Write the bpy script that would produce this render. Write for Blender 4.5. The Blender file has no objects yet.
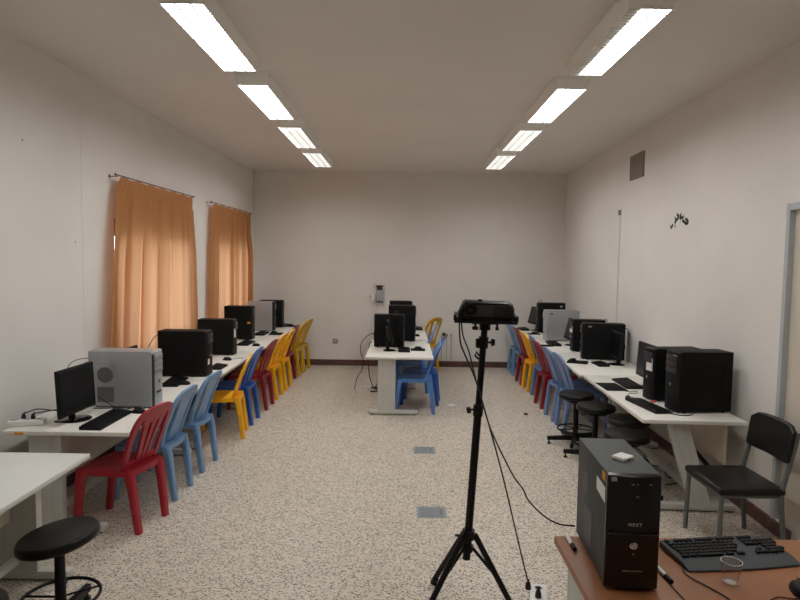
import bpy, bmesh, math, random
from mathutils import Vector, Matrix
random.seed(7)
PI = math.pi
SC = bpy.context.scene
COL = SC.collection

# ------------------------------------------------------------------ helpers
def lin(r, g, b):
    def f(c):
        c /= 255.0
        return c / 12.92 if c <= 0.04045 else ((c + 0.055) / 1.055) ** 2.4
    return (f(r), f(g), f(b), 1.0)

def dg(a):
    return math.radians(a)

def V(*a):
    return Vector(a)

class MB:
    """collects shapes into one bmesh, then links them as one mesh object"""
    def __init__(self):
        self.bm = bmesh.new()

    def box(self, c, s, rot=None, bev=0.0, seg=2):
        r = bmesh.ops.create_cube(self.bm, size=1.0)
        vs = r['verts']
        m = Matrix.Translation(Vector(c)) @ (rot.to_4x4() if rot else Matrix.Identity(4)) @ Matrix.Diagonal((s[0], s[1], s[2], 1))
        bmesh.ops.transform(self.bm, matrix=m, verts=vs)
        if bev > 0:
            es = list({e for v in vs for e in v.link_edges})
            bmesh.ops.bevel(self.bm, geom=es, offset=bev, segments=seg, affect='EDGES', profile=0.5)
        return self

    def span(self, x0, x1, y0, y1, z0, z1, bev=0.0, seg=2):
        return self.box(((x0+x1)/2, (y0+y1)/2, (z0+z1)/2), (x1-x0, y1-y0, z1-z0), None, bev, seg)

    def cyl(self, p0, p1, r0, r1=None, seg=20):
        return self.tube([p0, p1], [r0, r0 if r1 is None else r1], seg)

    def tube(self, pts, r, seg=8, closed=False):
        pts = [Vector(p) for p in pts]
        n = len(pts)
        rs = r if isinstance(r, (list, tuple)) else [r]*n
        rings = []
        t0 = None
        for i, p in enumerate(pts):
            if closed:
                t = (pts[(i+1) % n]-pts[i-1]).normalized()
            else:
                t = (pts[min(i+1, n-1)]-pts[max(i-1, 0)]).normalized()
            if t0 is None:
                u = t.orthogonal().normalized()
            else:
                u = t0[1]
                u = (u - t*u.dot(t))
                u = u.normalized() if u.length > 1e-6 else t.orthogonal().normalized()
            w = t.cross(u)
            t0 = (t, u)
            rings.append([self.bm.verts.new(p + (u*math.cos(2*PI*k/seg) + w*math.sin(2*PI*k/seg))*rs[i]) for k in range(seg)])
        m = n if closed else n-1
        for i in range(m):
            a, b = rings[i], rings[(i+1) % n]
            for k in range(seg):
                self.bm.faces.new((a[k], a[(k+1) % seg], b[(k+1) % seg], b[k]))
        if not closed:
            self.bm.faces.new(rings[0][::-1]); self.bm.faces.new(rings[-1])
        return self

    def ring(self, c, R, r, seg=40, s2=10, axis='z'):
        pts = []
        for k in range(seg):
            a = 2*PI*k/seg
            d = (math.cos(a)*R, math.sin(a)*R)
            pts.append(Vector(c) + (V(d[0], d[1], 0) if axis == 'z' else V(0, d[0], d[1]) if axis == 'x' else V(d[0], 0, d[1])))
        return self.tube(pts, r, s2, True)

    def lathe(self, prof, c=(0, 0, 0), seg=32, mat=None):
        c = Vector(c); rings = []
        mm = mat or Matrix.Identity(3)
        for (r, z) in prof:
            if r < 1e-6:
                rings.append([self.bm.verts.new(c + mm @ V(0, 0, z))])
            else:
                rings.append([self.bm.verts.new(c + mm @ V(r*math.cos(2*PI*k/seg), r*math.sin(2*PI*k/seg), z)) for k in range(seg)])
        for a, b in zip(rings[:-1], rings[1:]):
            for k in range(seg):
                k2 = (k+1) % seg
                if len(a) == 1 and len(b) == 1: continue
                if len(a) == 1: self.bm.faces.new((a[0], b[k2], b[k]))
                elif len(b) == 1: self.bm.faces.new((a[k], a[k2], b[0]))
                else: self.bm.faces.new((a[k], a[k2], b[k2], b[k]))
        if len(rings[0]) > 1: self.bm.faces.new(rings[0][::-1])
        if len(rings[-1]) > 1: self.bm.faces.new(rings[-1])
        return self

    def sweep(self, secs):
        """secs: list of 4-point cross sections"""
        rings = [[self.bm.verts.new(Vector(p)) for p in s] for s in secs]
        n = len(rings[0])
        for a, b in zip(rings[:-1], rings[1:]):
            for k in range(n):
                self.bm.faces.new((a[k], a[(k+1) % n], b[(k+1) % n], b[k]))
        self.bm.faces.new(rings[0][::-1]); self.bm.faces.new(rings[-1])
        return self

    def prism(self, poly, y0, y1, axis='y'):
        """poly of (a, b): axis y -> (x, z) extruded in y; axis z -> (x, y) extruded in z; axis x -> (y, z) extruded in x"""
        def P(a, b, t):
            return V(a, t, b) if axis == 'y' else V(a, b, t) if axis == 'z' else V(t, a, b)
        r0 = [self.bm.verts.new(P(a, b, y0)) for a, b in poly]
        r1 = [self.bm.verts.new(P(a, b, y1)) for a, b in poly]
        n = len(poly)
        for k in range(n):
            self.bm.faces.new((r0[k], r0[(k+1) % n], r1[(k+1) % n], r1[k]))
        self.bm.faces.new(r0[::-1]); self.bm.faces.new(r1)
        return self

    def xf(self, m):
        bmesh.ops.transform(self.bm, matrix=m, verts=self.bm.verts[:]); return self

    def each(self, f):
        for v in self.bm.verts: v.co = f(v.co)
        return self

    def build(self, name, mat, parent=None, smooth=True, kind=None, bevel=0.0, sub=0):
        bmesh.ops.recalc_face_normals(self.bm, faces=self.bm.faces[:])
        me = bpy.data.meshes.new(name)
        self.bm.to_mesh(me); self.bm.free()
        if smooth:
            try:
                me.shade_smooth(); me.set_sharp_from_angle(angle=math.radians(38))
            except Exception:
                pass
        me.materials.append(mat)
        o = bpy.data.objects.new(name, me); COL.objects.link(o)
        if parent: o.parent = parent
        if kind: o['kind'] = kind
        if bevel > 0:
            b = o.modifiers.new('bevel', 'BEVEL'); b.width = bevel; b.segments = 2; b.limit_method = 'ANGLE'
        if sub:
            s = o.modifiers.new('sub', 'SUBSURF'); s.levels = sub; s.render_levels = sub
        return o

def tag(o, label, cat, group=None, kind=None):
    o['label'] = label; o['category'] = cat
    if group: o['group'] = group
    if kind: o['kind'] = kind
    return o

def thing(name, label, cat, loc=(0, 0, 0), rz=0.0, group=None):
    o = bpy.data.objects.new(name, None); COL.objects.link(o)
    o.location = loc; o.rotation_euler = (0, 0, rz); o.empty_display_size = 0.1
    return tag(o, label, cat, group)

def copy_tree(o, parent=None):
    c = o.copy(); COL.objects.link(c)
    if parent: c.parent = parent
    for ch in list(o.children): copy_tree(ch, c)
    return c

def rotm(ax, a):
    return Matrix.Rotation(a, 3, ax)

def spline(pts, n=8):
    P = [Vector(p) for p in pts]
    P = [P[0]*2-P[1]] + P + [P[-1]*2-P[-2]]
    out = []
    for i in range(1, len(P)-2):
        for k in range(n):
            t = k/n
            a, b, c, d = P[i-1], P[i], P[i+1], P[i+2]
            out.append(0.5*((2*b) + (c-a)*t + (2*a-5*b+4*c-d)*t*t + (3*b-a-3*c+d)*t**3))
    out.append(P[-2]); return out

# ------------------------------------------------------------------ materials
def mat(name, col, rough=0.5, metal=0.0, noise=0.0, nscale=20.0, bump=0.0, bscale=200.0, spec=0.5, coat=0.0):
    m = bpy.data.materials.new(name); m.use_nodes = True
    nt = m.node_tree; b = nt.nodes['Principled BSDF']
    b.inputs['Base Color'].default_value = col
    b.inputs['Roughness'].default_value = rough
    b.inputs['Metallic'].default_value = metal
    b.inputs['Specular IOR Level'].default_value = spec
    b.inputs['Coat Weight'].default_value = coat
    tc = nt.nodes.new('ShaderNodeTexCoord')
    if noise > 0:
        n = nt.nodes.new('ShaderNodeTexNoise'); n.inputs['Scale'].default_value = nscale; n.inputs['Detail'].default_value = 4
        nt.links.new(tc.outputs['Object'], n.inputs['Vector'])
        r = nt.nodes.new('ShaderNodeMapRange')
        r.inputs['From Min'].default_value = 0.3; r.inputs['From Max'].default_value = 0.7
        r.inputs['To Min'].default_value = 1-noise; r.inputs['To Max'].default_value = 1+noise
        nt.links.new(n.outputs['Fac'], r.inputs['Value'])
        mx = nt.nodes.new('ShaderNodeVectorMath'); mx.operation = 'SCALE'
        mx.inputs[0].default_value = col[:3]
        nt.links.new(r.outputs['Result'], mx.inputs['Scale'])
        nt.links.new(mx.outputs['Vector'], b.inputs['Base Color'])
    if bump > 0:
        n2 = nt.nodes.new('ShaderNodeTexNoise'); n2.inputs['Scale'].default_value = bscale; n2.inputs['Detail'].default_value = 3
        nt.links.new(tc.outputs['Object'], n2.inputs['Vector'])
        bp = nt.nodes.new('ShaderNodeBump'); bp.inputs['Strength'].default_value = bump; bp.inputs['Distance'].default_value = 0.002
        nt.links.new(n2.outputs['Fac'], bp.inputs['Height']); nt.links.new(bp.outputs['Normal'], b.inputs['Normal'])
    return m

M = {}
M['wall'] = mat('wall_plaster', lin(226, 222, 217), 0.75, noise=0.035, nscale=1.3, bump=0.15, bscale=60)
M['ceiling'] = mat('ceiling_plaster', lin(222, 216, 211), 0.85, noise=0.03, nscale=0.9)
M['base'] = mat('baseboard_tile', lin(92, 62, 56), 0.4, noise=0.35, nscale=14)
M['white_paint'] = mat('white_paint', lin(225, 224, 220), 0.4)
M['trim_grey'] = mat('grey_trim_paint', lin(182, 187, 191), 0.5)
M['door'] = mat('cream_door_paint', lin(214, 205, 190), 0.45, noise=0.04, nscale=3)
M['desk_top'] = mat('white_laminate', lin(228, 225, 217), 0.35, noise=0.02, nscale=5)
M['desk_edge'] = mat('grey_white_laminate', lin(216, 217, 212), 0.38, noise=0.03, nscale=4)
M['desk_metal'] = mat('grey_white_steel', lin(197, 196, 190), 0.45, noise=0.04, nscale=9)
M['desk_beige'] = mat('beige_panel', lin(205, 195, 180), 0.5, noise=0.05, nscale=4)
M['brown'] = mat('brown_laminate', lin(154, 101, 66), 0.4, noise=0.06, nscale=7)
M['brown_edge'] = mat('brown_edge', lin(132, 82, 54), 0.4)
M['pc_black'] = mat('black_steel_case', lin(15, 15, 16), 0.55, bump=0.05, bscale=300, spec=0.16)
M['pc_grey'] = mat('dark_grey_steel', lin(72, 76, 75), 0.6, noise=0.25, nscale=160, metal=0.2)
M['pc_gloss'] = mat('glossy_black_plastic', lin(12, 12, 14), 0.18)
M['pc_front'] = mat('black_plastic', lin(13, 13, 14), 0.5, spec=0.25)
M['pc_trim'] = mat('dark_plastic_trim', lin(48, 48, 52), 0.35)
M['silver'] = mat('silver_painted_steel', lin(160, 162, 165), 0.42, metal=0.35, noise=0.03, nscale=40)
M['silver_front'] = mat('silver_plastic', lin(168, 170, 172), 0.4)
M['chrome'] = mat('chrome', lin(205, 205, 205), 0.22, metal=1.0)
M['screen'] = mat('screen_glass', lin(9, 9, 11), 0.28)
M['mon_back'] = mat('grey_black_plastic', lin(38, 38, 40), 0.5)
M['key'] = mat('keycap_plastic', lin(16, 16, 18), 0.45, spec=0.3)
M['kb_grey'] = mat('dark_slate_plastic', lin(62, 66, 70), 0.5, noise=0.08, nscale=60)
M['pad'] = mat('mouse_pad_cloth', lin(18, 19, 21), 0.95, spec=0.2)
M['rubber'] = mat('black_rubber', lin(16, 16, 17), 0.6)
M['cable'] = mat('black_cable', lin(15, 15, 16), 0.5)
M['cable_white'] = mat('white_cable', lin(200, 200, 196), 0.5)
M['vinyl'] = mat('black_vinyl', lin(15, 15, 16), 0.36, spec=0.32, bump=0.08, bscale=120)
M['stool_metal'] = mat('black_steel', lin(13, 13, 14), 0.45, spec=0.25)
M['tube_grey'] = mat('grey_steel_tube', lin(98, 102, 102), 0.4, metal=0.2)
M['plate'] = mat('grey_floor_plate', lin(128, 134, 138), 0.5, metal=0.2, noise=0.05, nscale=20)
M['plate_frame'] = mat('light_plate_frame', lin(150, 152, 150), 0.5)
M['sticker'] = mat('white_paper', lin(230, 230, 228), 0.6)
M['yellow_sticker'] = mat('yellow_paper', lin(220, 150, 20), 0.6)
M['red_plastic'] = mat('red_bead', lin(205, 80, 85), 0.4)
M['ink'] = mat('black_ink', lin(14, 12, 12), 0.7)
M['grille'] = mat('grey_grille', lin(142, 136, 126), 0.6)
M['grille_dark'] = mat('dark_grille', lin(122, 117, 108), 0.7)
M['mesh_dark'] = mat('perforated_steel', lin(92, 93, 95), 0.6, noise=0.5, nscale=400)
M['box_grey'] = mat('grey_switch_box', lin(165, 168, 172), 0.5)
M['dark_cap'] = mat('dark_cap', lin(60, 58, 56), 0.5)
M['lamp_house'] = mat('lamp_housing_paint', lin(238, 237, 233), 0.45)
M['louvre'] = mat('louvre_metal', lin(74, 72, 68), 0.5)
M['brass'] = mat('dark_rod', lin(70, 60, 52), 0.35, metal=0.7)
M['shutter'] = mat('brown_shutter_box', lin(168, 112, 78), 0.5)
M['win_frame'] = mat('window_frame_paint', lin(180, 160, 140), 0.5)
M['red'] = mat('red_chair_plastic', lin(160, 24, 42), 0.38)
M['maroon'] = mat('dark_red_chair_plastic', lin(138, 24, 40), 0.38)
M['lblue'] = mat('light_blue_chair_plastic', lin(112, 148, 188), 0.38)
M['slate'] = mat('slate_blue_chair_plastic', lin(110, 134, 178), 0.4)
M['dblue'] = mat('dark_blue_chair_plastic', lin(38, 88, 170), 0.38)
M['mblue'] = mat('mid_blue_chair_plastic', lin(84, 130, 194), 0.38)
M['yellow'] = mat('yellow_chair_plastic', lin(246, 178, 10), 0.38)
M['dyellow'] = mat('dull_yellow_chair_plastic', lin(212, 165, 24), 0.42)

def emis(name, col, s):
    m = bpy.data.materials.new(name); m.use_nodes = True
    nt = m.node_tree; nt.nodes.clear()
    e = nt.nodes.new('ShaderNodeEmission'); e.inputs['Color'].default_value = col; e.inputs['Strength'].default_value = s
    o = nt.nodes.new('ShaderNodeOutputMaterial'); nt.links.new(e.outputs[0], o.inputs['Surface']); return m
LAMP = 21.0
M['tube_light'] = emis('lit_diffuser', (1.0, 1.0, 0.99, 1), LAMP)
M['tube_weak'] = mat('unlit_diffuser', lin(215, 210, 200), 0.4)

def floor_mat():
    m = bpy.data.materials.new('terrazzo'); m.use_nodes = True
    nt = m.node_tree; b = nt.nodes['Principled BSDF']; L = nt.links.new
    tc = nt.nodes.new('ShaderNodeTexCoord')
    nz = nt.nodes.new('ShaderNodeTexNoise'); nz.inputs['Scale'].default_value = 45; nz.inputs['Detail'].default_value = 2
    L(tc.outputs['Object'], nz.inputs['Vector'])
    add = nt.nodes.new('ShaderNodeVectorMath'); add.operation = 'MULTIPLY_ADD'
    add.inputs[1].default_value = (0.03, 0.03, 0.0)
    L(nz.outputs['Color'], add.inputs[0]); L(tc.outputs['Object'], add.inputs[2])
    def chips(scale, off, d, lo):
        mp = nt.nodes.new('ShaderNodeMapping'); mp.inputs['Location'].default_value = off
        mp.inputs['Rotation'].default_value = (0, 0, off[0])
        mp.inputs['Scale'].default_value = (0.75, 1.15, 1.0)
        L(add.outputs[0], mp.inputs['Vector'])
        v = nt.nodes.new('ShaderNodeTexVoronoi'); v.inputs['Scale'].default_value = scale; v.voronoi_dimensions = '2D'
        L(mp.outputs[0], v.inputs['Vector'])
        a = nt.nodes.new('ShaderNodeMath'); a.operation = 'LESS_THAN'; a.inputs[1].default_value = d
        L(v.outputs['Distance'], a.inputs[0])
        sp = nt.nodes.new('ShaderNodeSeparateColor'); L(v.outputs['Color'], sp.inputs[0])
        g = nt.nodes.new('ShaderNodeMath'); g.operation = 'GREATER_THAN'; g.inputs[1].default_value = lo
        L(sp.outputs[0], g.inputs[0])
        mu = nt.nodes.new('ShaderNodeMath'); mu.operation = 'MULTIPLY'; L(a.outputs[0], mu.inputs[0]); L(g.outputs[0], mu.inputs[1])
        return mu, sp
    c1, s1 = chips(86, (0.3, 1.7, 0), 0.37, 0.56)
    c2, s2 = chips(120, (4.1, 2.2, 0), 0.40, 0.60)
    big = nt.nodes.new('ShaderNodeTexNoise'); big.inputs['Scale'].default_value = 1.1; big.inputs['Detail'].default_value = 3
    L(tc.outputs['Object'], big.inputs['Vector'])
    base = nt.nodes.new('ShaderNodeMix'); base.data_type = 'RGBA'
    base.inputs['A'].default_value = lin(217, 208, 194); base.inputs['B'].default_value = lin(205, 193, 177)
    L(big.outputs['Fac'], base.inputs['Factor'])
    chipcol = nt.nodes.new('ShaderNodeMix'); chipcol.data_type = 'RGBA'
    chipcol.inputs['A'].default_value = lin(48, 48, 48); chipcol.inputs['B'].default_value = lin(118, 112, 102)
    L(s1.outputs[1], chipcol.inputs['Factor'])
    m1 = nt.nodes.new('ShaderNodeMix'); m1.data_type = 'RGBA'
    L(c2.outputs[0], m1.inputs['Factor']); L(base.outputs['Result'], m1.inputs['A']); m1.inputs['B'].default_value = lin(176, 164, 148)
    m2 = nt.nodes.new('ShaderNodeMix'); m2.data_type = 'RGBA'
    L(c1.outputs[0], m2.inputs['Factor']); L(m1.outputs['Result'], m2.inputs['A']); L(chipcol.outputs['Result'], m2.inputs['B'])
    L(m2.outputs['Result'], b.inputs['Base Color'])
    b.inputs['Roughness'].default_value = 0.42; b.inputs['Specular IOR Level'].default_value = 0.35
    return m
M['floor'] = floor_mat()

def curtain_mat():
    m = bpy.data.materials.new('orange_curtain_cloth'); m.use_nodes = True
    nt = m.node_tree; nt.nodes.clear(); L = nt.links.new
    d = nt.nodes.new('ShaderNodeBsdfDiffuse'); d.inputs['Color'].default_value = lin(178, 132, 86)
    t = nt.nodes.new('ShaderNodeBsdfTranslucent'); t.inputs['Color'].default_value = lin(240, 184, 146)
    x = nt.nodes.new('ShaderNodeMixShader'); x.inputs['Fac'].default_value = 0.42
    o = nt.nodes.new('ShaderNodeOutputMaterial')
    L(d.outputs[0], x.inputs[1]); L(t.outputs[0], x.inputs[2]); L(x.outputs[0], o.inputs['Surface'])
    return m
M['curtain'] = curtain_mat()

def glass_mat(name, tint, gl=0.12):
    m = bpy.data.materials.new(name); m.use_nodes = True
    nt = m.node_tree; nt.nodes.clear(); L = nt.links.new
    t = nt.nodes.new('ShaderNodeBsdfTransparent'); t.inputs['Color'].default_value = tint
    g = nt.nodes.new('ShaderNodeBsdfGlossy'); g.inputs['Roughness'].default_value = 0.08
    f = nt.nodes.new('ShaderNodeMapRange'); lw = nt.nodes.new('ShaderNodeLayerWeight'); lw.inputs['Blend'].default_value = 0.25
    f.inputs['To Min'].default_value = 0.03; f.inputs['To Max'].default_value = gl*3; L(lw.outputs['Facing'], f.inputs['Value'])
    x = nt.nodes.new('ShaderNodeMixShader'); o = nt.nodes.new('ShaderNodeOutputMaterial')
    L(f.outputs['Result'], x.inputs['Fac']); L(t.outputs[0], x.inputs[1]); L(g.outputs[0], x.inputs[2]); L(x.outputs[0], o.inputs['Surface'])
    return m
M['glass'] = glass_mat('window_glass', (0.95, 0.97, 0.97, 1))
M['cup'] = glass_mat('clear_cup_plastic', (0.97, 0.96, 0.955, 1))
M['cup_rim'] = mat('cup_rim_plastic', lin(226, 214, 206), 0.3)

# ------------------------------------------------------------------ the room
YB, YF, ZC = 10.76, -1.2, 3.47
def XR(y): return 2.69 + (y-4.2)*0.025
def XL(y): return -2.80 + (y-4.0)*0.0148
TH = 0.18

MB().span(-3.1, 3.2, YF-0.2, YB+0.2, -0.12, 0.0).build('floor', M['floor'], kind='structure', smooth=False)
MB().span(-3.1, 3.2, YF-0.2, YB+0.2, ZC, ZC+0.12).build('ceiling', M['ceiling'], kind='structure', smooth=False)
MB().span(-3.1, 3.2, YB, YB+0.15, 0, ZC).build('wall_back', M['wall'], kind='structure', smooth=False)
MB().span(-3.1, 3.2, YF-0.15, YF, 0, ZC).build('wall_front', M['wall'], kind='structure', smooth=False)
# right wall with a door opening
D0, D1, DZ = 3.20, 4.24, 2.335
w = MB()
w.span(0, TH, D1, YB, 0, ZC); w.span(0, TH, YF, D0, 0, ZC); w.span(0, TH, D0, D1, DZ, ZC)
w.each(lambda c: V(c.x+XR(c.y), c.y, c.z)).build('wall_right', M['wall'], kind='structure', smooth=False)
# left wall with two window openings
W = [(5.745, 7.48), (8.50, 10.16)]; WZ0, WZ1 = 0.92, 2.28
w = MB()
w.span(-TH, 0, YF, W[0][0], 0, ZC); w.span(-TH, 0, W[0][1], W[1][0], 0, ZC); w.span(-TH, 0, W[1][1], YB, 0, ZC)
for a, b in W:
    w.span(-TH, 0, a, b, 0, WZ0); w.span(-TH, 0, a, b, WZ1, ZC)
w.each(lambda c: V(c.x+XL(c.y), c.y, c.z)).build('wall_left', M['wall'], kind='structure', smooth=False)
MB().span(0, 0.002, 5.19, 5.43, 0, ZC).each(lambda c: V(c.x+XL(c.y), c.y, c.z)).build('trim_1', M['wall'], kind='structure', smooth=False)

for i, (a, b) in enumerate(W):
    e = bpy.data.objects.new('window_%d' % (i+1), None); COL.objects.link(e); e['kind'] = 'structure'
    sh = lambda c: V(c.x+XL(c.y), c.y, c.z)
    f = MB()
    f.span(-0.13, -0.08, a, a+0.05, WZ0, 2.17); f.span(-0.13, -0.08, b-0.05, b, WZ0, 2.17)
    f.span(-0.13, -0.08, a+0.05, b-0.05, WZ0, WZ0+0.05); f.span(-0.13, -0.08, a+0.05, b-0.05, 2.12, 2.17)
    f.span(-0.13, -0.08, (a+b)/2-0.04, (a+b)/2+0.04, WZ0+0.05, 2.12)
    f.each(sh).build('window_frame', M['win_frame'], e, smooth=False)
    MB().span(-0.15, -0.03, a, b, 2.17, WZ1).each(sh).build('shutter_box', M['shutter'], e, smooth=False)
    for (p, q) in ((a+0.05, (a+b)/2-0.04), ((a+b)/2+0.04, b-0.05)):
        MB().span(-0.108, -0.102, p, q, WZ0+0.05, 2.12).each(sh).build('pane', M['glass'], e, smooth=False)
    MB().span(-0.08, 0.02, a, b, WZ0-0.025, WZ0).each(sh).build('window_sill', M['white_paint'], e, smooth=False)

# door on the right: grey frame, cream leaf
sh = lambda c: V(c.x+XR(c.y), c.y, c.z)
e = bpy.data.objects.new('door_1', None); COL.objects.link(e); e['kind'] = 'structure'
f = MB()
f.span(-0.012, 0.07, D1-0.02, D1+0.022, 0.10, DZ+0.02); f.span(-0.012, 0.07, D0-0.045, D0+0.03, 0.0, DZ+0.02); f.span(-0.012, 0.07, D0+0.03, D1-0.02, DZ-0.03, DZ+0.02)
f.each(sh).build('door_frame', M['trim_grey'], e, smooth=False, bevel=0.003)
MB().span(0.03, 0.07, D0+0.03, D1-0.02, 0.005, DZ-0.03).each(sh).build('door_leaf', M['door'], e, smooth=False)
MB().cyl(V(-0.02, D0+0.12, 1.05), V(0.03, D0+0.12, 1.05), 0.011).cyl(V(-0.02, D0+0.115, 1.05), V(-0.02, D0+0.22, 1.05), 0.009).each(sh).build('door_handle', M['chrome'], e)
# baseboards
MB().span(-2.69, 2.84, YB-0.018, YB, 0, 0.105, 0.003).build('baseboard_back', M['base'], kind='structure', smooth=False)
MB().span(-0.018, 0, 4.02, YB-0.02, 0, 0.10).each(sh).build('baseboard_right', M['base'], kind='structure', smooth=False)
MB().span(0, 0.018, YF, YB-0.02, 0, 0.10).each(lambda c: V(c.x+XL(c.y), c.y, c.z)).build('baseboard_left', M['base'], kind='structure', smooth=False)

# ------------------------------------------------------------------ ceiling luminaires
def luminaire(label, x0, x1, y0, half=False, group='fluorescent ceiling fixtures'):
    t = thing('ceiling_light', label, 'ceiling light', ((x0+x1)/2, y0+0.625, ZC), 0, group)
    hw = (x1-x0)/2; hl = 0.625; zb = -0.09
    h = MB()
    h.sweep([[V(-hw-0.02, -hl-0.03, 0), V(hw+0.02, -hl-0.03, 0), V(hw+0.02, hl+0.03, 0), V(-hw-0.02, hl+0.03, 0)],
             [V(-hw-0.02, -hl-0.03, -0.03), V(hw+0.02, -hl-0.03, -0.03), V(hw+0.02, hl+0.03, -0.03), V(-hw-0.02, hl+0.03, -0.03)],
             [V(-hw, -hl, zb), V(hw, -hl, zb), V(hw, hl, zb), V(-hw, hl, zb)]])
    h.build('housing', M['lamp_house'], t, smooth=False)
    m = 0.008; xa = -hw+m; xs = xa
    if half:
        xs = xa + 0.075
        MB().span(xa, xs-0.002, -hl+m, hl-m, zb-0.004, zb-0.001).build('unlit_panel', M['tube_weak'], t, smooth=False)
    MB().span(xs, hw-m, -hl+m, hl-m, zb-0.004, zb-0.001).build('diffuser', M['tube_light'], t, smooth=False)
    lv = MB(); lu = MB(); n = 30
    for k in range(n+1):
        y = -hl+m+(2*hl-2*m)*k/n
        if half: lu.span(xa, xs-0.002, y-0.0012, y+0.0012, zb-0.012, zb-0.004)
        lv.span(xs, hw-m, y-0.0012, y+0.0012, zb-0.012, zb-0.004)
    for x in ((-0.045, 0.045) if not half else (0.035,)):
        lv.span(x-0.0015, x+0.0015, -hl+m, hl-m, zb-0.013, zb-0.004)
    lf = MB()
    lf.span(-hw, -hw+m, -hl, hl, zb-0.013, zb); lf.span(hw-m, hw, -hl, hl, zb-0.013, zb)
    lf.span(-hw+m, hw-m, -hl, -hl+m, zb-0.013, zb); lf.span(-hw+m, hw-m, hl-m, hl, zb-0.013, zb)
    if half: lu.build('unlit_louvre', M['lamp_house'], t, smooth=False)
    lf.build('frame', M['lamp_house'], t, smooth=False)
    lv.build('louvre', M['louvre'], t, smooth=False)
    return t
ordn = ['nearest the camera, cut by the top edge', 'second from the camera', 'third from the camera', 'farthest, next to the back wall']
for i in range(4):
    luminaire('white louvred fixture of the left ceiling row, ' + ordn[i], -1.422, -1.162, 3.521+1.613*i)
    luminaire(('fixture with one unlit strip, right ceiling row, ' if i == 0 else 'white louvred fixture of the right ceiling row, ') + ordn[i], 1.257, 1.512, 3.521+1.613*i, half=(i == 0))
# the rows continue overhead, behind the top edge of the picture
for x0, s in ((-1.422, 'left'), (1.257, 'right')):
    luminaire('white fluorescent fixture directly overhead in the %s ceiling row' % s, x0, x0+0.257, 3.521-1.613*1.0, group='overhead fixtures outside the view')

# ------------------------------------------------------------------ curtains and rods
def curtain(label, top, bot, zt, zb, seed, nf):
    rnd = random.Random(seed)
    m = MB(); NS, NZ = 260, 30
    ph = [rnd.uniform(0, 6.28) for _ in range(6)]
    grid = []
    for j in range(NZ+1):
        v = j/NZ; z = zt + (zb-zt)*v
        y0 = top[0]+(bot[0]-top[0])*v**0.55; y1 = top[1]+(bot[1]-top[1])*v
        row = []
        for i in range(NS+1):
            s = i/NS
            wv = s + 0.012*math.sin(s*17+ph[0]) + 0.02*math.sin(s*7+ph[1]+v*0.6)
            fa = 0.65+0.45*math.sin(s*9+ph[5])*math.sin(s*4+ph[0]); big = fa*math.sin(2*PI*nf*wv+ph[2]) + 0.30*math.sin(2*PI*nf*1.9*wv+ph[3]+v)
            fine = math.sin(2*PI*nf*4.2*s+ph[4]) + 0.5*math.sin(2*PI*nf*7.3*s+ph[5])
            a = min(1.0, max(0.0, (v-0.03)/0.35))
            d = 0.092 + 0.050*a*big + 0.009*(1-a)*fine + 0.004*fine*a
            if j <= 2: d = 0.085 + 0.010*math.sin(2*PI*nf*4.2*s+ph[4])
            if j == 2: d -= 0.006
            y = y0+(y1-y0)*s - (0.052 if y1 < 8 else 0.040)*fa*a*min(1, 12*s, 12*(1-s))*math.sin(2*(2*PI*nf*wv+ph[2]))
            row.append(m.bm.verts.new(V(XL(y)+d, y, z + (0.006*math.sin(40*s) if j == 0 else 0))))
        grid.append(row)
    for j in range(NZ):
        for i in range(NS):
            m.bm.faces.new((grid[j][i], grid[j][i+1], grid[j+1][i+1], grid[j+1][i]))
    o = m.build('curtain', M['curtain']); return tag(o, label, 'curtain', 'orange window curtains')
curtain('orange pleated curtain over the nearer window, wide and lit from behind', (5.73, 7.59), (5.40, 7.68), 2.668, 0.80, 3, 5.3)
curtain('orange pleated curtain over the far window beside the back corner', (8.40, 10.26), (8.20, 10.28), 2.668, 0.80, 5, 7)
def rod(label, y0, y1):
    t = thing('curtain_rod', label, 'curtain rod', (0, 0, 0), 0, 'curtain rods')
    z = 2.680
    x0, x1 = XL(y0)+0.085, XL(y1)+0.085
    MB().cyl((x0, y0, z), (x1, y1, z), 0.0055).build('rod', M['brass'], t)
    for y in (y0, y1):
        MB().lathe([(0, -0.011), (0.008, -0.008), (0.011, 0), (0.008, 0.008), (0, 0.011)], (XL(y)+0.085, y, z), 14).build('finial', M['brass'], t)
    for y in (y0+0.05, y1-0.03):
        MB().cyl((XL(y)-0.002, y, z-0.012), (XL(y)+0.085, y, z-0.010), 0.004).span(XL(y)-0.002, XL(y)+0.005, y-0.008, y+0.008, z-0.025, z+0.005).build('bracket', M['brass'], t)
    return t
rod('thin dark curtain rod holding the nearer orange curtain', 5.62, 7.62)
rod('thin dark curtain rod holding the far orange curtain', 8.27, 10.32)

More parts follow.
